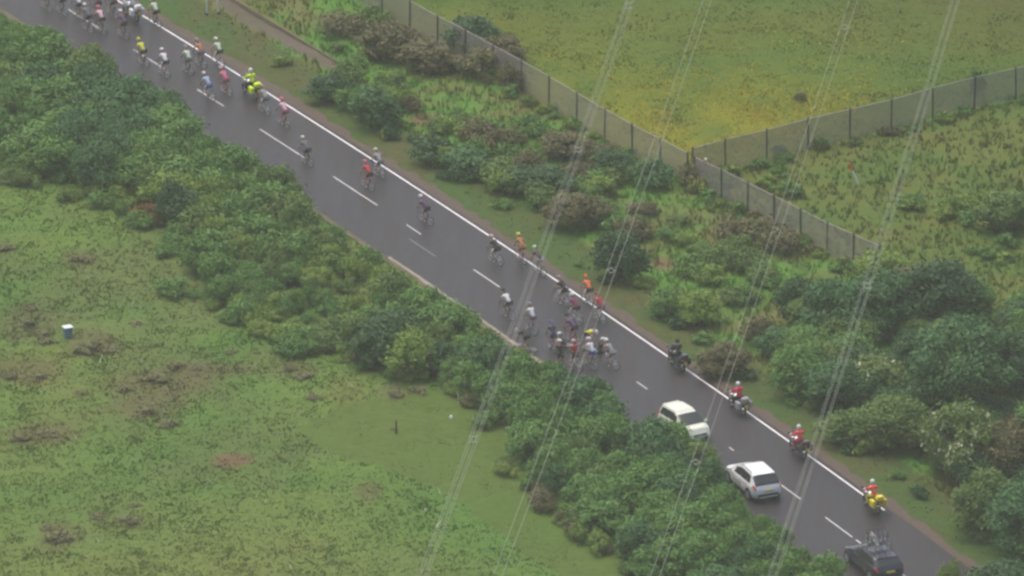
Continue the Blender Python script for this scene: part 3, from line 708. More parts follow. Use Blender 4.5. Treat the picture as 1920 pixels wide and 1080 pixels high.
conductor((1186, 0), (797, 1080), 24, quad, [(1178, 22), (1084, 283), (888, 828)], 'quad bundled conductor nearest the mown grass strip')
conductor((1604, 0), (1233, 1080), 24, twin, [(1583, 60), (1305, 872)], 'twin conductor crossing above the white oncoming car')
conductor((1795, 0), (1453, 1080), 32, quad, [(1626, 535)], 'quad bundled conductor crossing above the tree belt')

# ------------------------------------------------------------------ small fixed things
M_white = mat('white_paint', (.72, .72, .70), .5); M_orange = mat('orange_paint', srgb(214, 92, 48), .5); M_blue = mat('blue_plastic', srgb(96, 132, 150, .8), .5)
M_lid = mat('pale_lid', (.6, .66, .64), .5); M_wood = mat('weathered_timber', srgb(98, 86, 76, .7), .9, var=.25, scale=10); M_black = mat('black_rubber', (.022, .022, .024), .6)
p0 = G(1611, 347); q0 = G(1611, 345)
e = empty('marker_post', (p0.x, p0.y, ground_z(p0.x, p0.y)-.05)); tag(e, 'leaning white marker post with orange top in the tall grass', 'post')
MB().tube([(0, 0, 0), (-.42, 0, .95)], .06, 8).build('post', M_white, e, True); MB().tube([(-.415, 0, .94), (-.62, 0, 1.4)], [.065, .07], 8).build('post_cap', M_orange, e, True)
p0 = G(1400, 700); e = empty('slim_post', (p0.x, p0.y, ground_z(p0.x, p0.y)-.05)); tag(e, 'slim pale grey post on the verge below the brown scrub', 'post')
MB().tube([(0, 0, 0), (-.09, 0, 1.25)], .03, 6).build('post', M_lid, e, True); MB().box((-.05, 0, .75), (.1, .04, .14)).build('marker_plate', M_white, e)
p0 = G(127, 630); e = empty('utility_box', (p0.x, p0.y, ground_z(p0.x, p0.y)-.03), R(25)); tag(e, 'small pale blue box with white lid in the meadow', 'box')
MB().box((0, 0, .33), (.42, .42, .66), taper=1.08).build('box_body', M_blue, e, bevel=.02); MB().box((0, 0, .685), (.56, .52, .05)).build('lid', M_lid, e, bevel=.01)
p0 = G(743, 812); e = empty('timber_stake', (p0.x, p0.y, ground_z(p0.x, p0.y)-.05)); tag(e, 'dark timber stake standing in the mown grass', 'stake')
MB().box((0, 0, .4), (.1, .1, .85)).build('stake', M_wood, e, bevel=.01); MB().tube([(0, 0, .84), (0, 0, .92)], [.055, .01], 4).build('stake_tip', M_wood, e)
p0 = G(859, 756); e = empty('white_peg', (p0.x, p0.y, ground_z(p0.x, p0.y)-.04)); tag(e, 'thin white peg post beside the hedge', 'post')
MB().tube([(0, 0, 0), (0, 0, .6)], .022, 6).build('peg', M_white, e, True); MB().disc((0, 0, .61), .034, .03, 'Z', 8).build('peg_cap', M_lid, e)
p0 = G(846, 782); e = empty('plastic_bag', (p0.x, p0.y, ground_z(p0.x, p0.y))); tag(e, 'scrap of white litter lying on mown grass', 'litter')
MB().dome((0, 0, 0), .1, .16, .2, 9, 4).add([(.02, .1, .1), (.15, .22, .02), (-.05, .25, .05)], [(0, 1, 2)]).build('bag', M_white, e)
for (u, v, lab) in ((388, 28, 'thin white pole by the layby, left one of two'), (409, 26, 'thin white pole by the layby, right one of two')):
    p0 = G(u, v); e = empty('pole', (p0.x, p0.y, -.1)); tag(e, 'thin pale pole standing beside the layby', 'pole', 'pale poles by the layby')
    MB().tube([(0, 0, 0), (0, 0, 2.9)], [.045, .035], 6).build('pole_shaft', M_lid, e, True); MB().disc((0, 0, .12), .09, .2, 'Z', 8).build('pole_base', M_wood, e)
# corner sign on the fence
p0 = G(1323, 345); e = empty('corner_post', (p0.x, p0.y, ground_z(p0.x, p0.y)-.05)); tag(e, 'dark corner post with a small white cap at the fence corner', 'post')
MB().box((0, 0, .8), (.12, .12, 1.6)).build('post', M_post, e, bevel=.01); MB().dome((0, 0, 1.6), .09, .09, .1, 8, 4).build('post_cap', M_white, e, True)
# layby edging kerb: separate stones
e = empty('layby_edging', G(435, 0)); tag(e, 'long pale concrete edging bordering the gravel layby', 'kerb')
pa, pb = G(420, -10), G(664, 138); n = 34
for i in range(n):
    a = pa+(pb-pa)*(i/n); b = pa+(pb-pa)*((i+.96)/n); c = (a+b)/2; d = b-a
    o = MB().box((0, 0, .06), (d.length, .09, .2)) if i == 0 else None
    if i == 0: base = o.mesh('edging_stone', bevel=.015)
    k = link(bpy.data.objects.new('edging_stone', base), e); setmat(k, mat('edging_concrete', srgb(138, 122, 100, .7), .9, var=.25, scale=4)); k.location = c-G(435, 0); k.rotation_euler = (0, 0, math.atan2(d.y, d.x)+random.uniform(-.01, .01))

# ------------------------------------------------------------------ people
def skin_mesh(name, nodes, edges, root, sub=1):
    keys = list(nodes); ix = {k: i for i, k in enumerate(keys)}
    me = bpy.data.meshes.new(name); me.from_pydata([nodes[k][0] for k in keys], [(ix[a], ix[b]) for a, b in edges], [])
    o = link(bpy.data.objects.new(name, me)); md = o.modifiers.new('s', 'SKIN'); md.use_smooth_shade = True
    for k in keys:
        sv = me.skin_vertices[0].data[ix[k]]; r = nodes[k][1]; sv.radius = r if isinstance(r, tuple) else (r, r); sv.use_root = (k == root)
    sb = o.modifiers.new('b', 'SUBSURF'); sb.levels = sub; sb.render_levels = sub
    dg = bpy.context.evaluated_depsgraph_get(); dg.update()
    out = bpy.data.meshes.new_from_object(o.evaluated_get(dg)); out.name = name
    bpy.data.objects.remove(o); out.polygons.foreach_set('use_smooth', [True]*len(out.polygons)); return out
def lerp(a, b, t): return tuple(a[i]+(b[i]-a[i])*t for i in range(3))
M_skin = mat('skin', srgb(196, 146, 122, .8), .55, var=.06); M_hair = mat('hair', srgb(92, 66, 44, .6), .6); M_dark = mat('dark_cloth', (.022, .023, .028), .75); M_wshoe = mat('white_shoe', (.7, .7, .7), .5)
M_lens = mat('dark_lens', (.02, .02, .025), .15)
def person_parts(J, moto=False):
    """J: joint positions; returns dict part -> mesh (local to the thing's base)"""
    N = {'pelvis': (J['pelvis'], (.13, .115)), 'spine': (J['spine'], .105), 'chest': (J['chest'], .115), 'neck': (J['neck'], .055), 'jaw': (J['jaw'], .068), 'head': (J['head'], .088), 'top': (J['top'], .07)}
    E = [('pelvis', 'spine'), ('spine', 'chest'), ('chest', 'neck'), ('neck', 'jaw'), ('jaw', 'head'), ('head', 'top')]
    hd = Vector(J['head']); fw = Vector(J['face'])
    N['nose'] = (tuple(hd+fw*.115), .014); E.append(('head', 'nose'))
    N['chin'] = (tuple(Vector(J['jaw'])+fw*.07), .03); E.append(('jaw', 'chin'))
    sidev = fw.cross(Vector((0, 0, 1))).normalized()
    for s in ('l', 'r'):
        sg = 1 if s == 'l' else -1
        N['ear'+s] = (tuple(hd-sidev*sg*.098), .018); E.append(('head', 'ear'+s))
        sh, el, wr = J['sh'+s], J['el'+s], J['wr'+s]
        N['sh'+s] = (sh, .062); N['el'+s] = (el, .042); N['wr'+s] = (wr, .028)
        fd = (Vector(wr)-Vector(el)).normalized(); pm = Vector(wr)+fd*.055; N['pa'+s] = (tuple(pm), (.036, .02))
        E += [('chest', 'sh'+s), ('sh'+s, 'el'+s), ('el'+s, 'wr'+s), ('wr'+s, 'pa'+s)]
        lat = fd.cross(Vector((0, 0, 1))).normalized(); dn = Vector((0, 0, -1))
        for k, (of, ln) in enumerate(((-.03, .07), (-.01, .085), (.01, .08), (.03, .065))):
            a = pm+fd*.045+lat*of; b = a+fd*ln*.5+dn*.012; c2 = b+fd*ln*.22+dn*ln*.45
            N[f'f{k}a'+s] = (tuple(a), .0095); N[f'f{k}b'+s] = (tuple(b), .009); N[f'f{k}c'+s] = (tuple(c2), .008)
            E += [('pa'+s, f'f{k}a'+s), (f'f{k}a'+s, f'f{k}b'+s), (f'f{k}b'+s, f'f{k}c'+s)]
        ta = pm+lat*(-.045 if s == 'l' else .045)*-1; tb = ta+fd*.045+dn*.02
        N['ta'+s] = (tuple(ta), .011); N['tb'+s] = (tuple(tb), .0095); E += [('pa'+s, 'ta'+s), ('ta'+s, 'tb'+s)]
        hp, kn, an, to = J['hp'+s], J['kn'+s], J['an'+s], J['to'+s]
        N['hp'+s] = (hp, .088); N['th'+s] = (lerp(hp, kn, .55), .07); N['kn'+s] = (kn, .053); N['ca'+s] = (lerp(kn, an, .35), .05); N['an'+s] = (an, .034); N['to'+s] = (to, .03)
        E += [('pelvis', 'hp'+s), ('hp'+s, 'th'+s), ('th'+s, 'kn'+s), ('kn'+s, 'ca'+s), ('ca'+s, 'an'+s), ('an'+s, 'to'+s)]
    parts = {'body': skin_mesh('body', N, E, 'pelvis')}
    K = 1.2 if not moto else 1.32
    def sub(keys, edges, root, k=K, extra=None):
        n = {a: (N[a][0], tuple(q*k for q in N[a][1]) if isinstance(N[a][1], tuple) else N[a][1]*k) for a in keys}
        if extra: n.update(extra)
        return n, edges, root
    ext = {'nb': (lerp(J['chest'], J['neck'], .75), .085 if not moto else .1)}; ed = [('spine', 'chest'), ('pelvis', 'spine'), ('chest', 'nb')]
    arms = []
    for s in ('l', 'r'):
        end = lerp(J['sh'+s], J['el'+s], .62) if not moto else lerp(J['el'+s], J['wr'+s], .85)
        if moto:
            ext['me'+s] = (J['el'+s], .062); ed += [('sh'+s, 'me'+s), ('me'+s, 'ce'+s)]
        else: ed += [('sh'+s, 'ce'+s)]
        ext['ce'+s] = (end, .054 if not moto else .046); ed += [('chest', 'sh'+s)]
    parts['jacket' if moto else 'jersey'] = skin_mesh('jersey', *sub(['pelvis', 'spine', 'chest', 'shl', 'shr'], ed, 'spine', 1.27 if not moto else 1.5, ext))
    ext = {}; ed = []
    for s in ('l', 'r'):
        f = .62 if not moto else 1
        if moto:
            ext['mk'+s] = (J['kn'+s], .075); ext['ck'+s] = (lerp(J['kn'+s], J['an'+s], .8), .06); ed += [('pelvis', 'hp'+s), ('hp'+s, 'mk'+s), ('mk'+s, 'ck'+s)]
        else:
            ext['ck'+s] = (lerp(J['hp'+s], J['kn'+s], .66), .075); ed += [('pelvis', 'hp'+s), ('hp'+s, 'ck'+s)]
    parts['trousers' if moto else 'shorts'] = skin_mesh('shorts', *sub(['pelvis', 'hpl', 'hpr'], ed, 'pelvis', 1.16, ext))
    for s in ('l', 'r'):
        an, to = J['an'+s], J['to'+s]
        mid = lerp(an, to, .5)
        parts['shoe_'+s] = skin_mesh('shoe', {'a': (lerp(an, (an[0], an[1], an[2]-.05), 1), .043), 'b': (mid, .045), 'c': (lerp(an, to, 1.08), .038)}, [('a', 'b'), ('b', 'c')], 'a')
    # helmet: elongated shell over the crown
    up = (Vector(J['top'])-Vector(J['jaw'])).normalized(); x = (fw-up*fw.dot(up)).normalized(); yv = up.cross(x); M = Matrix((x, yv, up)).transposed()
    c = hd+up*.025
    mb = MB()
    if moto:
        mb.dome(c, .145, .125, .15, 14, 6, rot=M); mb.dome(c-up*.002, .14, .122, -.13, 14, 5, rot=M)
    else:
        mb.dome(c, .15, .108, .125, 14, 6, rot=M)
        for k in (-1, 0, 1): mb.tube([c+x*.14+yv*k*.05+up*.02, c+x*.07+yv*k*.07+up*.108, c-x*.07+yv*k*.07+up*.104, c-x*.155+yv*k*.045+up*.01], .017, 5)
    parts['helmet'] = mb.mesh('helmet', True)
    parts['eyewear'] = MB().loft([[c+x*(.118+b)+yv*a+up*d for a, b, d in ((-.07, -.035, -.035), (0, .0, -.04), (.07, -.035, -.035), (.07, -.035, .005), (0, .0, .01), (-.07, -.035, .005))],
                                  [c+x*(.128+b)+yv*a+up*d for a, b, d in ((-.07, -.035, -.035), (0, .0, -.04), (.07, -.035, -.035), (.07, -.035, .005), (0, .0, .01), (-.07, -.035, .005))]]).mesh('eyewear')
    if not moto:
        parts['hair'] = skin_mesh('hair', {'a': (tuple(hd-x*.09-up*.02), .03), 'b': (tuple(hd-x*.14-up*.11), .03), 'c': (tuple(hd-x*.13-up*.21), .015)}, [('a', 'b'), ('b', 'c')], 'a')
    return parts
def sym(J):
    out = dict(J)
    for k in list(J):
        if k.endswith('l') and k[:-1] in ('sh', 'el', 'wr', 'hp', 'kn', 'an', 'to') and k[:-1]+'r' not in J: v = J[k]; out[k[:-1]+'r'] = (v[0], -v[1], v[2])
    return out
face = lambda x, y, z: tuple(Vector((x, y, z)).normalized())
POSES = {
 'ride': sym(dict(pelvis=(-.17, 0, 1.02), spine=(0, 0, 1.17), chest=(.2, 0, 1.32), neck=(.32, 0, 1.43), jaw=(.40, 0, 1.49), head=(.44, 0, 1.57), top=(.44, 0, 1.63), face=face(1, 0, -.1),
                  shl=(.23, .17, 1.34), ell=(.36, .24, 1.12), wrl=(.53, .205, .985), hpl=(-.14, .09, .99), knl=(.17, .105, .62), anl=(-.03, .115, .2), tol=(.11, .115, .125),
                  knr=(.25, -.105, .84), anr=(-.03, -.115, .535), tor=(.11, -.115, .465))),
 'ride2': sym(dict(pelvis=(-.17, 0, 1.03), spine=(-.03, 0, 1.2), chest=(.13, 0, 1.38), neck=(.22, 0, 1.5), jaw=(.28, .01, 1.57), head=(.31, .02, 1.65), top=(.31, .02, 1.71), face=face(1, .3, -.15),
                  shl=(.16, .17, 1.41), ell=(.33, .23, 1.2), wrl=(.5, .205, 1.0), hpl=(-.14, .09, 1.0), knl=(.25, .105, .76), anl=(.1, .115, .37), tol=(.24, .115, .31),
                  knr=(.2, -.105, .74), anr=(-.16, -.115, .4), tor=(-.02, -.115, .33))),
 'straddle': sym(dict(pelvis=(.08, 0, .93), spine=(.1, 0, 1.12), chest=(.17, 0, 1.33), neck=(.2, 0, 1.47), jaw=(.23, .02, 1.54), head=(.25, .03, 1.62), top=(.25, .03, 1.68), face=face(.8, .6, -.2),
                  shl=(.18, .18, 1.37), ell=(.3, .26, 1.15), wrl=(.48, .21, 1.0), hpl=(.08, .1, .9), knl=(.12, .19, .48), anl=(.04, .25, .09), tol=(.18, .27, .035),
                  knr=(.1, -.2, .48), anr=(.0, -.27, .09), tor=(.14, -.29, .035))),
 'stand': sym(dict(pelvis=(0, 0, .92), spine=(.04, 0, 1.1), chest=(.12, 0, 1.29), neck=(.18, 0, 1.42), jaw=(.24, 0, 1.47), head=(.28, 0, 1.54), top=(.29, 0, 1.6), face=face(1, 0, -.5),
                  shl=(.13, .19, 1.32), ell=(.2, .25, 1.07), wrl=(.36, .2, .92), hpl=(0, .1, .9), knl=(.07, .13, .48), anl=(0, .15, .09), tol=(.14, .17, .035),
                  knr=(.02, -.13, .48), anr=(-.1, -.15, .09), tor=(.04, -.16, .035))),
 'bend': sym(dict(pelvis=(-.1, 0, .88), spine=(.08, 0, 1.0), chest=(.27, 0, 1.07), neck=(.4, 0, 1.1), jaw=(.47, 0, 1.08), head=(.55, 0, 1.09), top=(.6, 0, 1.11), face=face(.5, 0, -1),
                  shl=(.28, .18, 1.08), ell=(.33, .23, .81), wrl=(.43, .18, .6), hpl=(-.1, .1, .86), knl=(.08, .14, .47), anl=(-.04, .16, .09), tol=(.1, .18, .035),
                  knr=(.04, -.14, .47), anr=(-.16, -.16, .09), tor=(-.02, -.17, .035))),
 'sit': sym(dict(pelvis=(0, 0, .13), spine=(.02, 0, .33), chest=(.08, 0, .52), neck=(.13, 0, .66), jaw=(.18, 0, .71), head=(.21, 0, .79), top=(.21, 0, .85), face=face(1, 0, -.3), shl=(.09, .18, .56), ell=(.2, .26, .38), wrl=(.38, .2, .35),
                 hpl=(0, .1, .12), knl=(.36, .16, .36), anl=(.62, .17, .1), tol=(.75, .19, .06))),
 'moto': sym(dict(pelvis=(-.22, 0, .95), spine=(-.19, 0, 1.15), chest=(-.12, 0, 1.38), neck=(-.08, 0, 1.52), jaw=(-.05, 0, 1.58), head=(-.03, 0, 1.66), top=(-.03, 0, 1.72), face=face(1, 0, -.1),
                  shl=(-.11, .2, 1.42), ell=(.1, .34, 1.2), wrl=(.36, .33, 1.1), hpl=(-.2, .12, .92), knl=(.2, .24, .78), anl=(-.02, .25, .38), tol=(.13, .26, .33))),
}
PERSON = {}
for k, J in POSES.items():
    pp = person_parts(J, k == 'moto'); root = empty('person')
    for pn, me in pp.items():
        o = link(bpy.data.objects.new(pn.split('_')[0], me), root); me.materials.append(None)
    PERSON[k] = root
def place(root, p, heading, z=0.0, roll=0.0):
    root.location = (p.x, p.y, z); root.rotation_euler = (roll, 0, heading)
def person(pose, p, heading, jersey, helmet, shorts, label, group=None, z=0.0, shoe=None, roll=0.0):
    r = copy_tree(PERSON[pose]); place(r, p, heading, z, roll)
    for c in r.children:
        k = c.name.split('.')[0]
        setmat(c, {'body': M_skin, 'jersey': jersey, 'jacket': jersey, 'shorts': shorts, 'trousers': shorts, 'helmet': helmet, 'shoe': shoe or M_wshoe, 'eyewear': M_lens, 'hair': M_hair}[k])
    tag(r, label, 'person', group); return r

# ------------------------------------------------------------------ road bike
M_tyre = mat('tyre_rubber', (.018, .018, .02), .8); M_spoke = mat('spoke_steel', (.5, .5, .5), .35, .8)
def make_bike():
    root = empty('road_bike'); rh, fh, bb, st, hd = (-.42, 0, .34), (.58, 0, .34), (0, 0, .275), (-.17, 0, .78), (.42, 0, .84)
    MB().tube([bb, st], .018, 6).tube([(-.155, 0, .74), (.41, 0, .8)], .017, 6).tube([bb, (.435, 0, .72)], .022, 6).tube([hd, (.445, 0, .68)], .022, 6)\
        .tube([bb, (-.42, .06, .34)], .01, 5).tube([bb, (-.42, -.06, .34)], .01, 5).tube([(-.15, 0, .72), (-.42, .06, .34)], .009, 5).tube([(-.15, 0, .72), (-.42, -.06, .34)], .009, 5).build('frame', M_white, root, True)
    MB().tube([(.445, 0, .68), (.47, .05, .62), (.58, .05, .34)], [.02, .014, .009], 5).tube([(.445, 0, .68), (.47, -.05, .62), (.58, -.05, .34)], [.02, .014, .009], 5).build('fork', M_white, root, True)
    MB().tube([st, (-.2, 0, .92)], .014, 6).build('seatpost', M_dark, root, True)
    MB().loft([[(-.34, .07, .93), (-.34, -.07, .93), (-.34, -.07, .96), (-.34, .07, .96)], [(-.2, .045, .93), (-.2, -.045, .93), (-.2, -.045, .955), (-.2, .045, .955)], [(-.07, .018, .935), (-.07, -.018, .935), (-.07, -.018, .95), (-.07, .018, .95)]]).build('saddle', M_dark, root, True)
    mb = MB().tube([(.41, 0, .86), (.5, 0, .9)], .014, 6).tube([(.5, -.2, .9), (.5, .2, .9)], .013, 6)
    for s in (-1, 1): mb.tube([(.5, s*.2, .9), (.57, s*.205, .89), (.6, s*.205, .84), (.57, s*.21, .78), (.49, s*.215, .77)], .014, 6)
    mb.build('handlebar', M_dark, root, True)
    for h in (rh, fh):
        mb = MB().ring(h, .31, .014, n=28, m=5).disc(h, .025, .1, n=8)
        for i in range(14):
            a = math.pi*2*i/14; mb.tube([(h[0], (-1)**i*.03, h[2]), (h[0]+math.cos(a)*.31, 0, h[2]+math.sin(a)*.31)], .0022, 3, cap=False)
        w = mb.build('wheel', M_spoke, root, True); MB().ring(h, .332, .0135, n=32, m=6).build('tyre', M_tyre, w, True)
    MB().ring((0, .055, .275), .09, .01, n=18, m=4).tube([(0, .07, .275), (0, .07, .105)], .01, 5).tube([(0, -.07, .275), (0, -.07, .445)], .01, 5).box((0, .11, .105), (.09, .07, .02)).box((0, -.11, .445), (.09, .07, .02)).build('crankset', M_dark, root)
    MB().tube([(.02, 0, .34), (.1, 0, .47)], .034, 8).build('bottle', M_lid, root, True)
    return root
BIKE = make_bike()
def bike(p, heading, frame, label, z=0.0, roll=0.0, group=None, wheel=None):
    m = {'frame': frame, 'fork': frame}
    if wheel: m['wheel'] = wheel
    b = copy_tree(BIKE, None, m); b.location = (p.x, p.y, z); b.rotation_mode = 'ZYX' if False else 'XYZ'; b.rotation_euler = (roll, 0, heading); tag(b, label, 'bicycle', group); return b

def cl(name, rgb, k=.85): return mat('cloth_'+name, srgb(*rgb, k), .7, var=.08)
WH, PK, RD, NV, BK = cl('white', (226, 226, 226)), cl('pink', (214, 110, 140)), cl('red', (190, 44, 62)), cl('navy', (44, 46, 80)), cl('black', (34, 34, 38))
OR, YL, PU, GY, TN, LB, DP, HV = cl('orange', (224, 112, 60)), cl('yellow', (214, 214, 70)), cl('purple', (96, 70, 106)), cl('grey', (150, 150, 154)), cl('tan', (176, 116, 76)), cl('pale_blue', (170, 182, 214)), cl('dark_pink', (150, 62, 96)), cl('hivis', (206, 232, 30), 1)
GR, BL, PG, MG = cl('green_white', (196, 210, 190)), cl('blue', (84, 104, 170)), cl('pale_pink', (224, 180, 190)), cl('mid_grey', (104, 104, 112))
FRW, FRB, FRR = mat('frame_white', (.7, .7, .7), .3, coat=.5), mat('frame_black', (.03, .03, .035), .3, coat=.5), mat('frame_red', srgb(170, 40, 60), .3, coat=.5)
FRU = mat('frame_purple', srgb(110, 84, 130), .3, coat=.5)
def head_at(p, dev=0.0):
    t = tangent(p.y); return math.atan2(t.y, t.x)+R(dev)
RIDERS = [  # u, v of the ground under the bike, pose, jersey, helmet, shorts, frame, deviation, words
 (953, 596, 'ride', WH, BK, BK, FRB, 6, 'white jersey and black helmet riding near the left road edge'),
 (996, 624, 'ride2', WH, GY, PU, FRU, 4, 'white shouldered jersey and purple shorts passing the fallen bike at the road edge'),
 (1036, 658, 'ride2', NV, BL, NV, FRU, -10, 'navy kit approaching the crash pile-up'),
 (1052, 692, 'straddle', BK, WH, BK, FRB, -8, 'black kit and white helmet stopped by the hedge'),
 (1078, 606, 'ride2', DP, WH, BK, FRW, 12, 'dark pink jersey and white helmet, first of the bunched column'),
 (1077, 642, 'ride', PU, BK, BK, FRR, 8, 'purple jersey and black helmet in the middle of the bunched column'),
 (1080, 692, 'straddle', RD, PG, BK, FRW, 5, 'red jersey and pale pink helmet at the back of the bunched column'),
 (1106, 690, 'ride2', WH, WH, BL, FRB, 10, 'white jersey and blue shorts beside the bunched column'),
 (1146, 690, 'ride', GY, WH, GY, FRW, 14, 'grey jersey bringing up the rear of the crash group'),
 (1055, 572, 'ride', BK, GY, BK, FRW, 16, 'black kit and grey helmet close to the white edge line'),
 (1103, 571, 'ride', OR, OR, BK, FRW, 0, 'orange jersey riding on the gravel verge'),
 (1126, 604, 'ride2', RD, DP, PU, FRW, 2, 'red jersey and dark helmet beside the white edge line'),
 (979, 491, 'ride', TN, YL, TN, FRR, -4, 'tan brown kit riding on the white edge line'),
 (1014, 514, 'ride', BK, GR, GY, FRU, 0, 'black and grey kit following the tan rider on the edge line'),
 (931, 494, 'ride', BK, PG, BK, FRW, 8, 'black jersey and pale helmet inside the white edge line'),
 (801, 418, 'ride', PU, WH, BK, FRU, 6, 'purple jersey and white helmet riding alone mid lane'),
 (691, 354, 'ride', RD, PK, BK, FRR, 2, 'red and pink kit riding beside the grey rider'),
 (712, 331, 'ride', GY, GR, MG, FRW, 0, 'grey kit and pale helmet on the line beside the red rider'),
 (577, 308, 'ride', MG, GR, BK, FRB, 2, 'dark grey kit riding on the dashed centre line'),
 (533, 236, 'ride', PG, PK, DP, FRR, 0, 'pale pink jersey riding behind the hi-vis motorcycle'),
 (496, 212, 'ride', GY, GY, MG, FRW, 0, 'grey kit directly behind the hi-vis motorcycle'),
 (426, 176, 'ride', PK, PG, DP, FRR, 0, 'pink jersey riding ahead of the hi-vis motorcycle'),
 (394, 186, 'ride', LB, WH, BL, FRW, 2, 'pale blue jersey riding by the centre line'),
 (353, 138, 'ride', GR, GY, MG, FRB, 0, 'greenish white jersey riding mid lane'),
 (378, 124, 'ride', TN, GY, MG, FRB, 0, 'beige kit riding mid lane ahead of the pink rider'),
 (410, 123, 'ride', GR, WH, BK, FRW, 0, 'white helmet and greenish white jersey on the verge side of the line'),
 (309, 143, 'ride', WH, WH, BK, FRW, 0, 'all white kit riding close to the hedge'),
 (271, 122, 'ride', YL, YL, BK, FRB, 0, 'yellow kit riding close to the hedge'),
]
GRP = 'race cyclists on the road'
for (u, v, pose, j, h, s, fr, dev, words) in RIDERS:
    p = G(u, v); a = head_at(p, dev)
    rl = R(random.uniform(-7, 7)) if pose != 'straddle' else 0.0
    person(pose, p, a, j, h, s, 'cyclist in '+words, GRP, roll=rl)
    bike(p, a, fr, 'road bike under the cyclist in '+' '.join(words.split()[:9]), roll=rl, group='race road bikes')
for i, (u, v, j, h) in enumerate(((89, 18, GY, GY), (117, 26, GR, WH), (148, 34, WH, WH), (183, 32, PU, PG), (212, 30, DP, GY), (292, 48, GR, WH), (165, 58, MG, WH), (190, 62, PG, PK), (232, 70, PU, WH))):
    p = G(u, v); a = head_at(p); person('ride', p, a, j, h, BK, 'cyclist in the tight bunch far ahead at the end of the road', 'bunch of cyclists far ahead')
    bike(p, a, FRB, 'road bike in the tight bunch far ahead at the end of the road', group='bikes of the bunch far ahead')
# standing rider and bikes on the ground
p = G(1056, 650); person('sit', p, R(200), MG, WH, BK, 'person in dark grey kit sitting on the road beside a fallen bike', GRP)
p = G(1124, 662); person('sit', p, R(20), BK, WH, BK, 'person in black kit sitting on the road behind the yellow rider', GRP)
p = G(1102, 652); person('bend', p, R(-35), YL, WH, BK, 'person in yellow jersey and white helmet bending over a fallen bike', GRP)
p = G(985, 656); person('bend', p, R(150), BK, WH, BK, 'person in black kit crouching over the bike at the road edge', GRP)
for (u, v, hd, fr, lab) in ((1118, 654, -25, FRW, 'white road bike lying beside the bending rider in yellow'), (1058, 645, 8, FRW, 'road bike lying across the road in the middle of the crash'),
                            (993, 652, -50, FRB, 'black road bike lying at the left road edge')):
    bike(G(u, v), R(hd), fr, lab, z=.09, roll=R(84), group='fallen road bikes')

# ------------------------------------------------------------------ motorcycles
M_eng = mat('engine_alloy', (.16, .16, .17), .45, .6); M_scr = mat('clear_screen', (.35, .38, .4), .1); M_red_l = mat('red_lamp', (.5, .02, .02), .25); M_plate = mat('yellow_plate', (.62, .52, .08), .5); M_chrome = mat('chrome', (.6, .6, .6), .2, .9)
def make_moto():
    root = empty('motorcycle')
    for hx, r in ((-.72, .31), (.74, .32)):
        w = MB().ring((hx, 0, r), r-.1, .03, n=22, m=6).disc((hx, 0, r), .06, .16, n=10).build('wheel', M_eng, root, True)
        MB().ring((hx, 0, r), r-.055, .058, n=26, m=8).build('tyre', M_tyre, w, True)
    def sec(x, w, z0, z1): return [(x, -w*.7, z0), (x, w*.7, z0), (x, w, z0*.65+z1*.35), (x, w*.85, z1*.85+z0*.15), (x, w*.35, z1), (x, -w*.35, z1), (x, -w*.85, z1*.85+z0*.15), (x, -w, z0*.65+z1*.35)]
    MB().loft([sec(-.42, .12, .3, .62), sec(-.2, .22, .26, .74), (sec(.15, .24, .24, .74)), sec(.42, .14, .3, .66)]).build('engine', M_eng, root, True)
    MB().loft([sec(-.02, .1, .72, .9), sec(.1, .17, .68, 1.02), sec(.3, .18, .68, 1.05), sec(.45, .13, .72, .98)]).build('fuel_tank', M_white, root, True)
    MB().loft([sec(-.85, .12, .8, .92), sec(-.55, .17, .74, .9), sec(-.2, .17, .72, .86), sec(.04, .11, .74, .9)]).build('seat', M_dark, root, True)
    MB().loft([sec(.34, .24, .5, 1.0), sec(.55, .27, .62, 1.1), sec(.75, .2, .72, 1.08), sec(.88, .1, .8, 1.0)]).build('fairing', M_white, root, True)
    MB().loft([[(.5, -.2, 1.08), (.5, .2, 1.08), (.53, .2, 1.08), (.53, -.2, 1.08)], [(.36, -.17, 1.38), (.36, .17, 1.38), (.38, .17, 1.38), (.38, -.17, 1.38)]]).build('windscreen', M_scr, root)
    MB().tube([(.45, .1, .98), (.74, .1, .32)], .03, 6).tube([(.45, -.1, .98), (.74, -.1, .32)], .03, 6).build('fork', M_chrome, root, True)
    MB().tube([(.3, -.38, 1.07), (.4, -.2, 1.1), (.42, .2, 1.1), (.3, .38, 1.07)], .018, 6).build('handlebar', M_dark, root, True)
    for s in (-1, 1):
        MB().tube([(.38, s*.3, 1.1), (.36, s*.4, 1.25)], .01, 4).box((.35, s*.43, 1.27), (.04, .13, .08)).build('mirror', M_dark, root)
        MB().box((-.72, s*.34, .68), (.5, .22, .4)).build('pannier', M_white, root, bevel=.04)
        MB().tube([(-.2, s*.18, .4), (-.5, s*.22, .36), (-.95, s*.24, .44)], [.03, .045, .05], 7).build('exhaust', M_chrome, root, True)
    MB().box((-.92, 0, 1.02), (.36, .44, .26)).build('top_box', M_white, root, bevel=.05)
    MB().box((-1.04, 0, .82), (.05, .22, .07)).build('tail_light', M_red_l, root); MB().box((-1.08, 0, .66), (.02, .22, .17)).build('number_plate', M_plate, root)
    MB().dome((.86, 0, .93), .05, .12, .07, 10, 4).build('headlight', M_lid, root, True)
    MB().loft([[(-1.02, -.07, .6), (-1.02, .07, .6), (-1.04, .08, .64), (-1.04, -.08, .64)], [(-.72, -.08, .66), (-.72, .08, .66), (-.72, .09, .7), (-.72, -.09, .7)]]).build('mudguard', M_dark, root)
    return root
MOTO = make_moto()
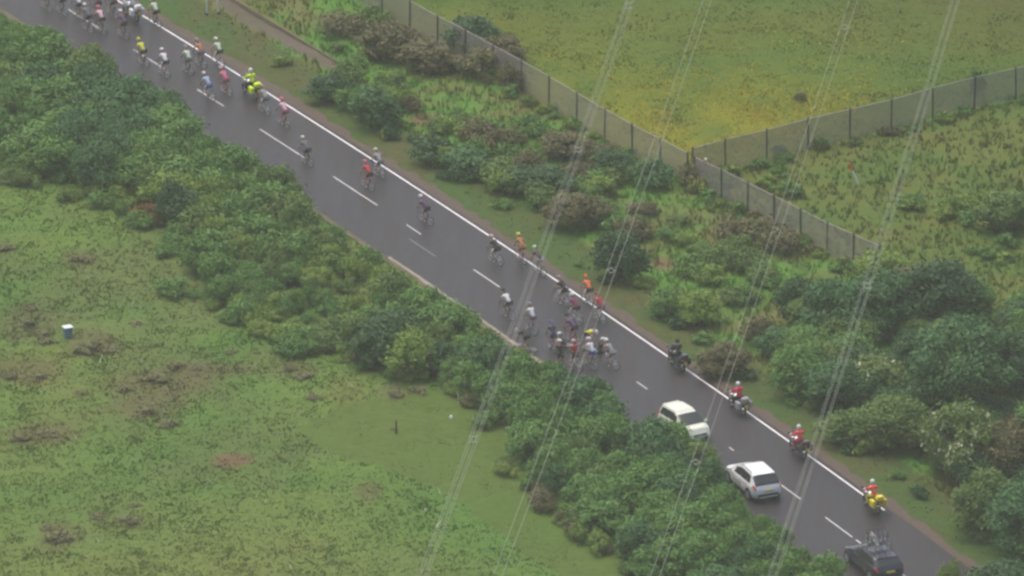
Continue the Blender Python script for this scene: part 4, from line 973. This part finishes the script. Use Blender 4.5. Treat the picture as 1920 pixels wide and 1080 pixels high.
def motorcycle(u, v, paint, box, jacket, helmet, trousers, lab, plab, dev=0):
    p = G(u, v); a = head_at(p, dev)
    m = copy_tree(MOTO, None, {'fuel_tank': paint, 'fairing': paint, 'pannier': box, 'top_box': box}); place(m, p, a); tag(m, lab, 'motorcycle', 'race motorcycles')
    person('moto', p, a, jacket, helmet, trousers, plab, 'motorcycle riders', shoe=M_dark)
PB, PS, PY, PO = mat('paint_black', (.03, .03, .035), .25, coat=.6), mat('paint_silver', (.45, .46, .48), .3, .5, coat=.5), mat('paint_yellow', srgb(226, 208, 40), .35, coat=.4), mat('paint_orange', srgb(220, 120, 60), .35)
BOXG = mat('box_grey', (.3, .3, .31), .5)
motorcycle(1269, 690, PB, PB, BK, BK, BK, 'black motorcycle on the white edge line behind the crash', 'motorcycle rider all in black behind the crash')
motorcycle(1383, 771, PS, BOXG, cl('bright_red', (206, 28, 58), 1), WH, BK, 'silver motorcycle with grey panniers under the red jacketed rider', 'motorcycle rider in plain red jacket and white helmet')
motorcycle(1497, 852, PS, PB, cl('salmon', (230, 74, 74), 1), WH, RD, 'silver motorcycle with black panniers under the rider in red suit', 'motorcycle rider in red jacket and red trousers')
motorcycle(1635, 955, PS, PY, cl('coral', (238, 96, 70), 1), WH, PY, 'motorcycle with bright yellow panniers near the dark team car', 'motorcycle rider in coral jacket and yellow trousers')
motorcycle(470, 180, PS, HV, HV, WH, BK, 'motorcycle with hi-vis yellow boxes among the far cyclists', 'motorcycle rider in hi-vis yellow jacket among the far cyclists')
motorcycle(246, 34, FRW, FRW, WH, WH, GY, 'white motorcycle beside the far bunch of cyclists', 'motorcycle rider in white beside the far bunch')

# ------------------------------------------------------------------ cars
M_glass = mat('car_glass', (.025, .03, .032), .22, var=.02); M_trim = mat('black_trim', (.03, .03, .032), .6); M_cw = mat('car_white', (.74, .74, .74), .3, coat=.6, var=.02); M_cream = mat('car_cream', (.66, .68, .56), .3, coat=.6, var=.02)
M_navy = mat('car_navy', srgb(34, 36, 54), .22, coat=.8, var=.03); M_lamp = mat('lamp_glass', (.75, .76, .76), .15); M_rim = mat('alloy_rim', (.4, .4, .42), .35, .7); M_decal = mat('door_decal', (.42, .46, .38), .5)
def make_car(name, paint, L, Wd, H, ws, rw, belt=1.0, hood=.97, rails=True, cladding=True):
    """one smooth shell; ws, rw: x of the base and top of the windscreen and of the rear window; +x is forward"""
    root = empty(name); hw = Wd/2; hl = L/2
    tx = [-hl, -hl+.03, -hl+.1, rw[0], rw[1], rw[1]+.3, 0, ws[1]-.35, ws[1], ws[0], ws[0]+.45, hl-.25, hl-.08, hl-.02, hl]
    tz = [.70, .86, belt+.0, belt+.07, H-.10, H-.02, H, H-.03, H-.12, hood+.03, hood-.03, hood-.14, hood-.30, hood-.40, .46]
    wx_ = [-hl, -hl+.05, -hl+.2, -hl+.6, 0, ws[0], hl-.45, hl-.15, hl-.03, hl]; ww = [.74, .86, .95, 1, 1, .99, .94, .82, .7, .6]
    bx_ = [-hl, -hl+.12, -hl+.4, hl-.5, hl-.1, hl]; bz_ = [.42, .3, .24, .24, .3, .38]
    def smooth(x, xs, ys):                      # averaged interpolation, rounds the corners of the profile
        return sum(np.interp(x+d, xs, ys)*w for d, w in ((-.07, .15), (-.035, .2), (0, .3), (.035, .2), (.07, .15)))
    def nodes(x):
        top = float(smooth(x, tx, tz)); w = hw*float(np.interp(x, wx_, ww)); z0 = float(np.interp(x, bx_, bz_)); b = min(belt, top-.09)
        wr = w-.07-(top-b)*.30
        return [(w*.86, z0), (w*.97, z0+.12), (w, z0*.5+b*.5), (w*.99, b-.06), (w*.955, b), (wr, top-.06), (wr*.82, top-.012), (0, top)]
    def surf(x, t, side=1, out=0.0):
        N = nodes(x); k = min(6, int(t)); f = t-k; p0, p1, p2, p3 = N[max(0, k-1)], N[k], N[k+1], N[min(7, k+2)]
        q = [0.5*((2*p1[i])+(-p0[i]+p2[i])*f+(2*p0[i]-5*p1[i]+4*p2[i]-p3[i])*f*f+(-p0[i]+3*p1[i]-3*p2[i]+p3[i])*f**3) for i in (0, 1)]
        return Vector((x, side*max(0, q[0]), q[1]))
    T = [0, .5, 1, 1.5, 2, 2.5, 3, 3.5, 4, 4.35, 4.7, 5, 5.3, 5.65, 6, 6.5, 7]; NX = 60; rings = []
    for i in range(NX+1):
        x = -hl+.004+(L-.008)*(.5-.5*math.cos(math.pi*i/NX))*.35+(L-.008)*.65*i/NX
        R_ = [surf(x, t) for t in T]; rings.append(R_+[Vector((p.x, -p.y, p.z)) for p in reversed(R_[:-1])])
    MB().loft(rings).build('body', paint, root, True)
    def patch(nm, x0, x1, t0, t1, side, m, nx=8, nt=4, both=False, xs=None):
        """a curved pane that follows the shell, 12 mm proud"""
        grid = []
        for i in range(nx+1):
            row = []
            for j in range(nt+1 if not both else 2*nt+1):
                if both: tt = t0+(7-t0)*(j/nt if j <= nt else (2*nt-j)/nt); sd_ = 1 if j <= nt else -1
                else: tt = t0+(t1-t0)*j/nt; sd_ = side
                x = x0+(x1-x0)*i/nx
                if xs: x += xs*(tt-t0)
                a = surf(x, min(6.999, tt), sd_); e1 = surf(x+.02, min(6.999, tt), sd_)-surf(x-.02, min(6.999, tt), sd_); e2 = surf(x, min(6.999, tt+.06), sd_)-surf(x, max(0, tt-.06), sd_)
                n = e1.cross(e2); n = n.normalized() if n.length > 1e-9 else Vector((0, 0, 1))
                if n.dot(a-Vector((x*.7, 0, .6))) < 0: n = -n
                row.append(a+n*.012)
            grid.append(row)
        w = len(grid[0]); vs = [p for r_ in grid for p in r_]
        return MB().add(vs, [(i*w+j, i*w+j+1, (i+1)*w+j+1, (i+1)*w+j) for i in range(nx) for j in range(w-1)]).build(nm, m, root, True)
    patch('windscreen', ws[0]-.06, ws[1]+.04, 5.12, 7, 1, M_glass, both=True)
    patch('rear_window', rw[0]+.02, rw[1]-.03, 5.1, 7, 1, M_glass, both=True)
    c0, c1 = rw[1]+.02, ws[1]+.18; sp = (c1-c0)
    for s in (-1, 1):
        for a, b in ((0.0, .2), (.22, .56), (.58, 1.0)): patch('side_window', c0+sp*a, c0+sp*b, 4.14, 4.86, s, M_glass, xs=-.12 if b > .9 else (.1 if a == 0 else 0))
        if cladding: patch('sill_cladding', -hl+.5, hl-.5, .1, .95, s, M_trim)
        for x in (c0+sp*.2, c0+sp*.57, c0+sp*1.02): patch('door_seam', x-.008, x+.008, 1.0, 3.95, s, M_trim, nx=1, nt=8)
        for x in (c0+sp*.3, c0+sp*.66): q = surf(x, 3.4, s); MB().box(q+Vector((0, s*.012, 0)), (.17, .03, .03)).build('door_handle', paint, root, bevel=.008)
        q = surf(ws[0]-.22, 4.1, s); MB().box(q+Vector((0, s*.1, .04)), (.13, .2, .13)).build('wing_mirror', paint, root, bevel=.03)
        patch('headlight', hl-.42, hl-.1, 4.1, 5.6, s, M_lamp, nx=4, nt=3); patch('tail_light', -hl+.05, -hl+.3, 3.0, 4.6, s, M_red_l, nx=4, nt=3)
        if rails:
            pts = [surf(x, 5.5, s)+Vector((0, 0, dz)) for x, dz in ((rw[1]+.25, .0), (rw[1]+.38, .05), (0, .05), (ws[1]-.45, .05), (ws[1]-.3, .0))]; MB().tube(pts, .018, 5).build('roof_rail', M_trim, root, True)
    for x in (-hl+.78, hl-.82):
        for s in (-1, 1):
            MB().tube([(x, s*(hw-.2), .35), (x, s*(hw+.004), .35)], .40, 22).build('wheel_arch', M_trim, root)
            w = MB().tube([(x, s*(hw-.2), .33), (x, s*(hw+.016), .33)], .33, 22).build('wheel', M_tyre, root, True)
            mb = MB().ring((x, s*(hw+.018), .33), .21, .014, n=18, m=4)
            for k in range(5): mb.tube([(x, s*(hw+.02), .33), (x+math.cos(k*1.2566)*.21, s*(hw+.02), .33+math.sin(k*1.2566)*.21)], .022, 4)
            mb.build('rim', M_rim, w)
    MB().box((rw[1]+.02, 0, H-.085), (.2, hw*1.25, .03)).build('spoiler', paint, root, bevel=.012)
    MB().box((-hl+.045, 0, .47), (.13, Wd*.7, .2)).build('rear_bumper_trim', M_trim, root, bevel=.03); MB().box((-hl+.04, 0, .36), (.15, Wd*.62, .05)).build('skid_plate', paint, root, bevel=.02)
    MB().box((-hl-.01, 0, .72), (.04, .52, .11)).build('number_plate', M_plate, root); MB().box((hl+.005, 0, .47), (.04, .52, .11)).build('number_plate', M_lid, root)
    MB().box((hl-.03, 0, .6), (.08, Wd*.5, .1)).build('grille', M_trim, root, bevel=.02)
    return root
c = make_car('white_car', M_cw, 4.35, 1.84, 1.58, (1.22, .4), (-2.08, -1.52), .98, .98); p = G(1411, 917); place(c, p, head_at(p, -3))
tag(c, 'white five door hatchback with roof rails driving behind the motorcycles', 'car')
for s in (1,): MB().box((.15, s*(.92+.003), .62), (1.1, .012, .26)).build('door_decal', M_decal, c)
c = make_car('oncoming_car', M_cream, 3.6, 1.68, 1.55, (1.12, .22), (-1.7, -1.45), .97, .94, rails=False, cladding=False); p = G(1283, 815); place(c, p, head_at(p, 180+4))
tag(c, 'cream white small car facing the other way, half hidden by the hedge', 'car')
tc = make_car('team_car', M_navy, 4.55, 1.84, 1.46, (1.2, .3), (-2.12, -1.68), .96, .92); p = G(1637, 1068); a = head_at(p, -2); place(tc, p, a)
tag(tc, 'dark navy estate team car carrying bikes on its roof', 'car')
for x in (-.95, -.05): MB().tube([(x, -.72, 1.44), (x, -.66, 1.5), (x, .66, 1.5), (x, .72, 1.44)], .022, 5).build('rack_bar', M_trim, tc, True)
Mx = Matrix.Translation(tc.location) @ Matrix.Rotation(a, 4, 'Z')
for i, y in enumerate((-.5, -.17, .17, .5)):
    w = Mx @ Vector((-.52, y, 0)); bike(w, a+(math.pi if i % 2 else 0), (FRB, FRU, FRW, FRB)[i], ('black', 'purple', 'white', 'black')[i]+' road bike on the team car roof, %s bike counting from its hedge side' % ('fourth', 'third', 'second', 'first')[i], z=1.5, group='spare bikes on the team car roof')

# prototypes are no longer needed
for r in list(PERSON.values())+[BIKE, MOTO]: delete_tree(r)

# ------------------------------------------------------------------ haze volume, added to lift the blacks and soften contrast
hz = MB().box((0, 0, 132.0), (1990, 1990, 266)).mesh('haze'); ho = link(bpy.data.objects.new('haze', hz)); tag(ho, 'thin grey haze added to lift the dark tones', 'haze', kind='stuff')
hm = bpy.data.materials.new('added_haze'); hm.use_nodes = True; t = hm.node_tree
t.nodes.remove(t.nodes['Principled BSDF']); pv = t.nodes.new('ShaderNodeVolumePrincipled'); pv.inputs['Color'].default_value = (.94, .945, .90, 1); pv.inputs['Density'].default_value = .00014; pv.inputs['Anisotropy'].default_value = .2
t.links.new(pv.outputs[0], t.nodes['Material Output'].inputs['Volume']); hz.materials.append(hm)
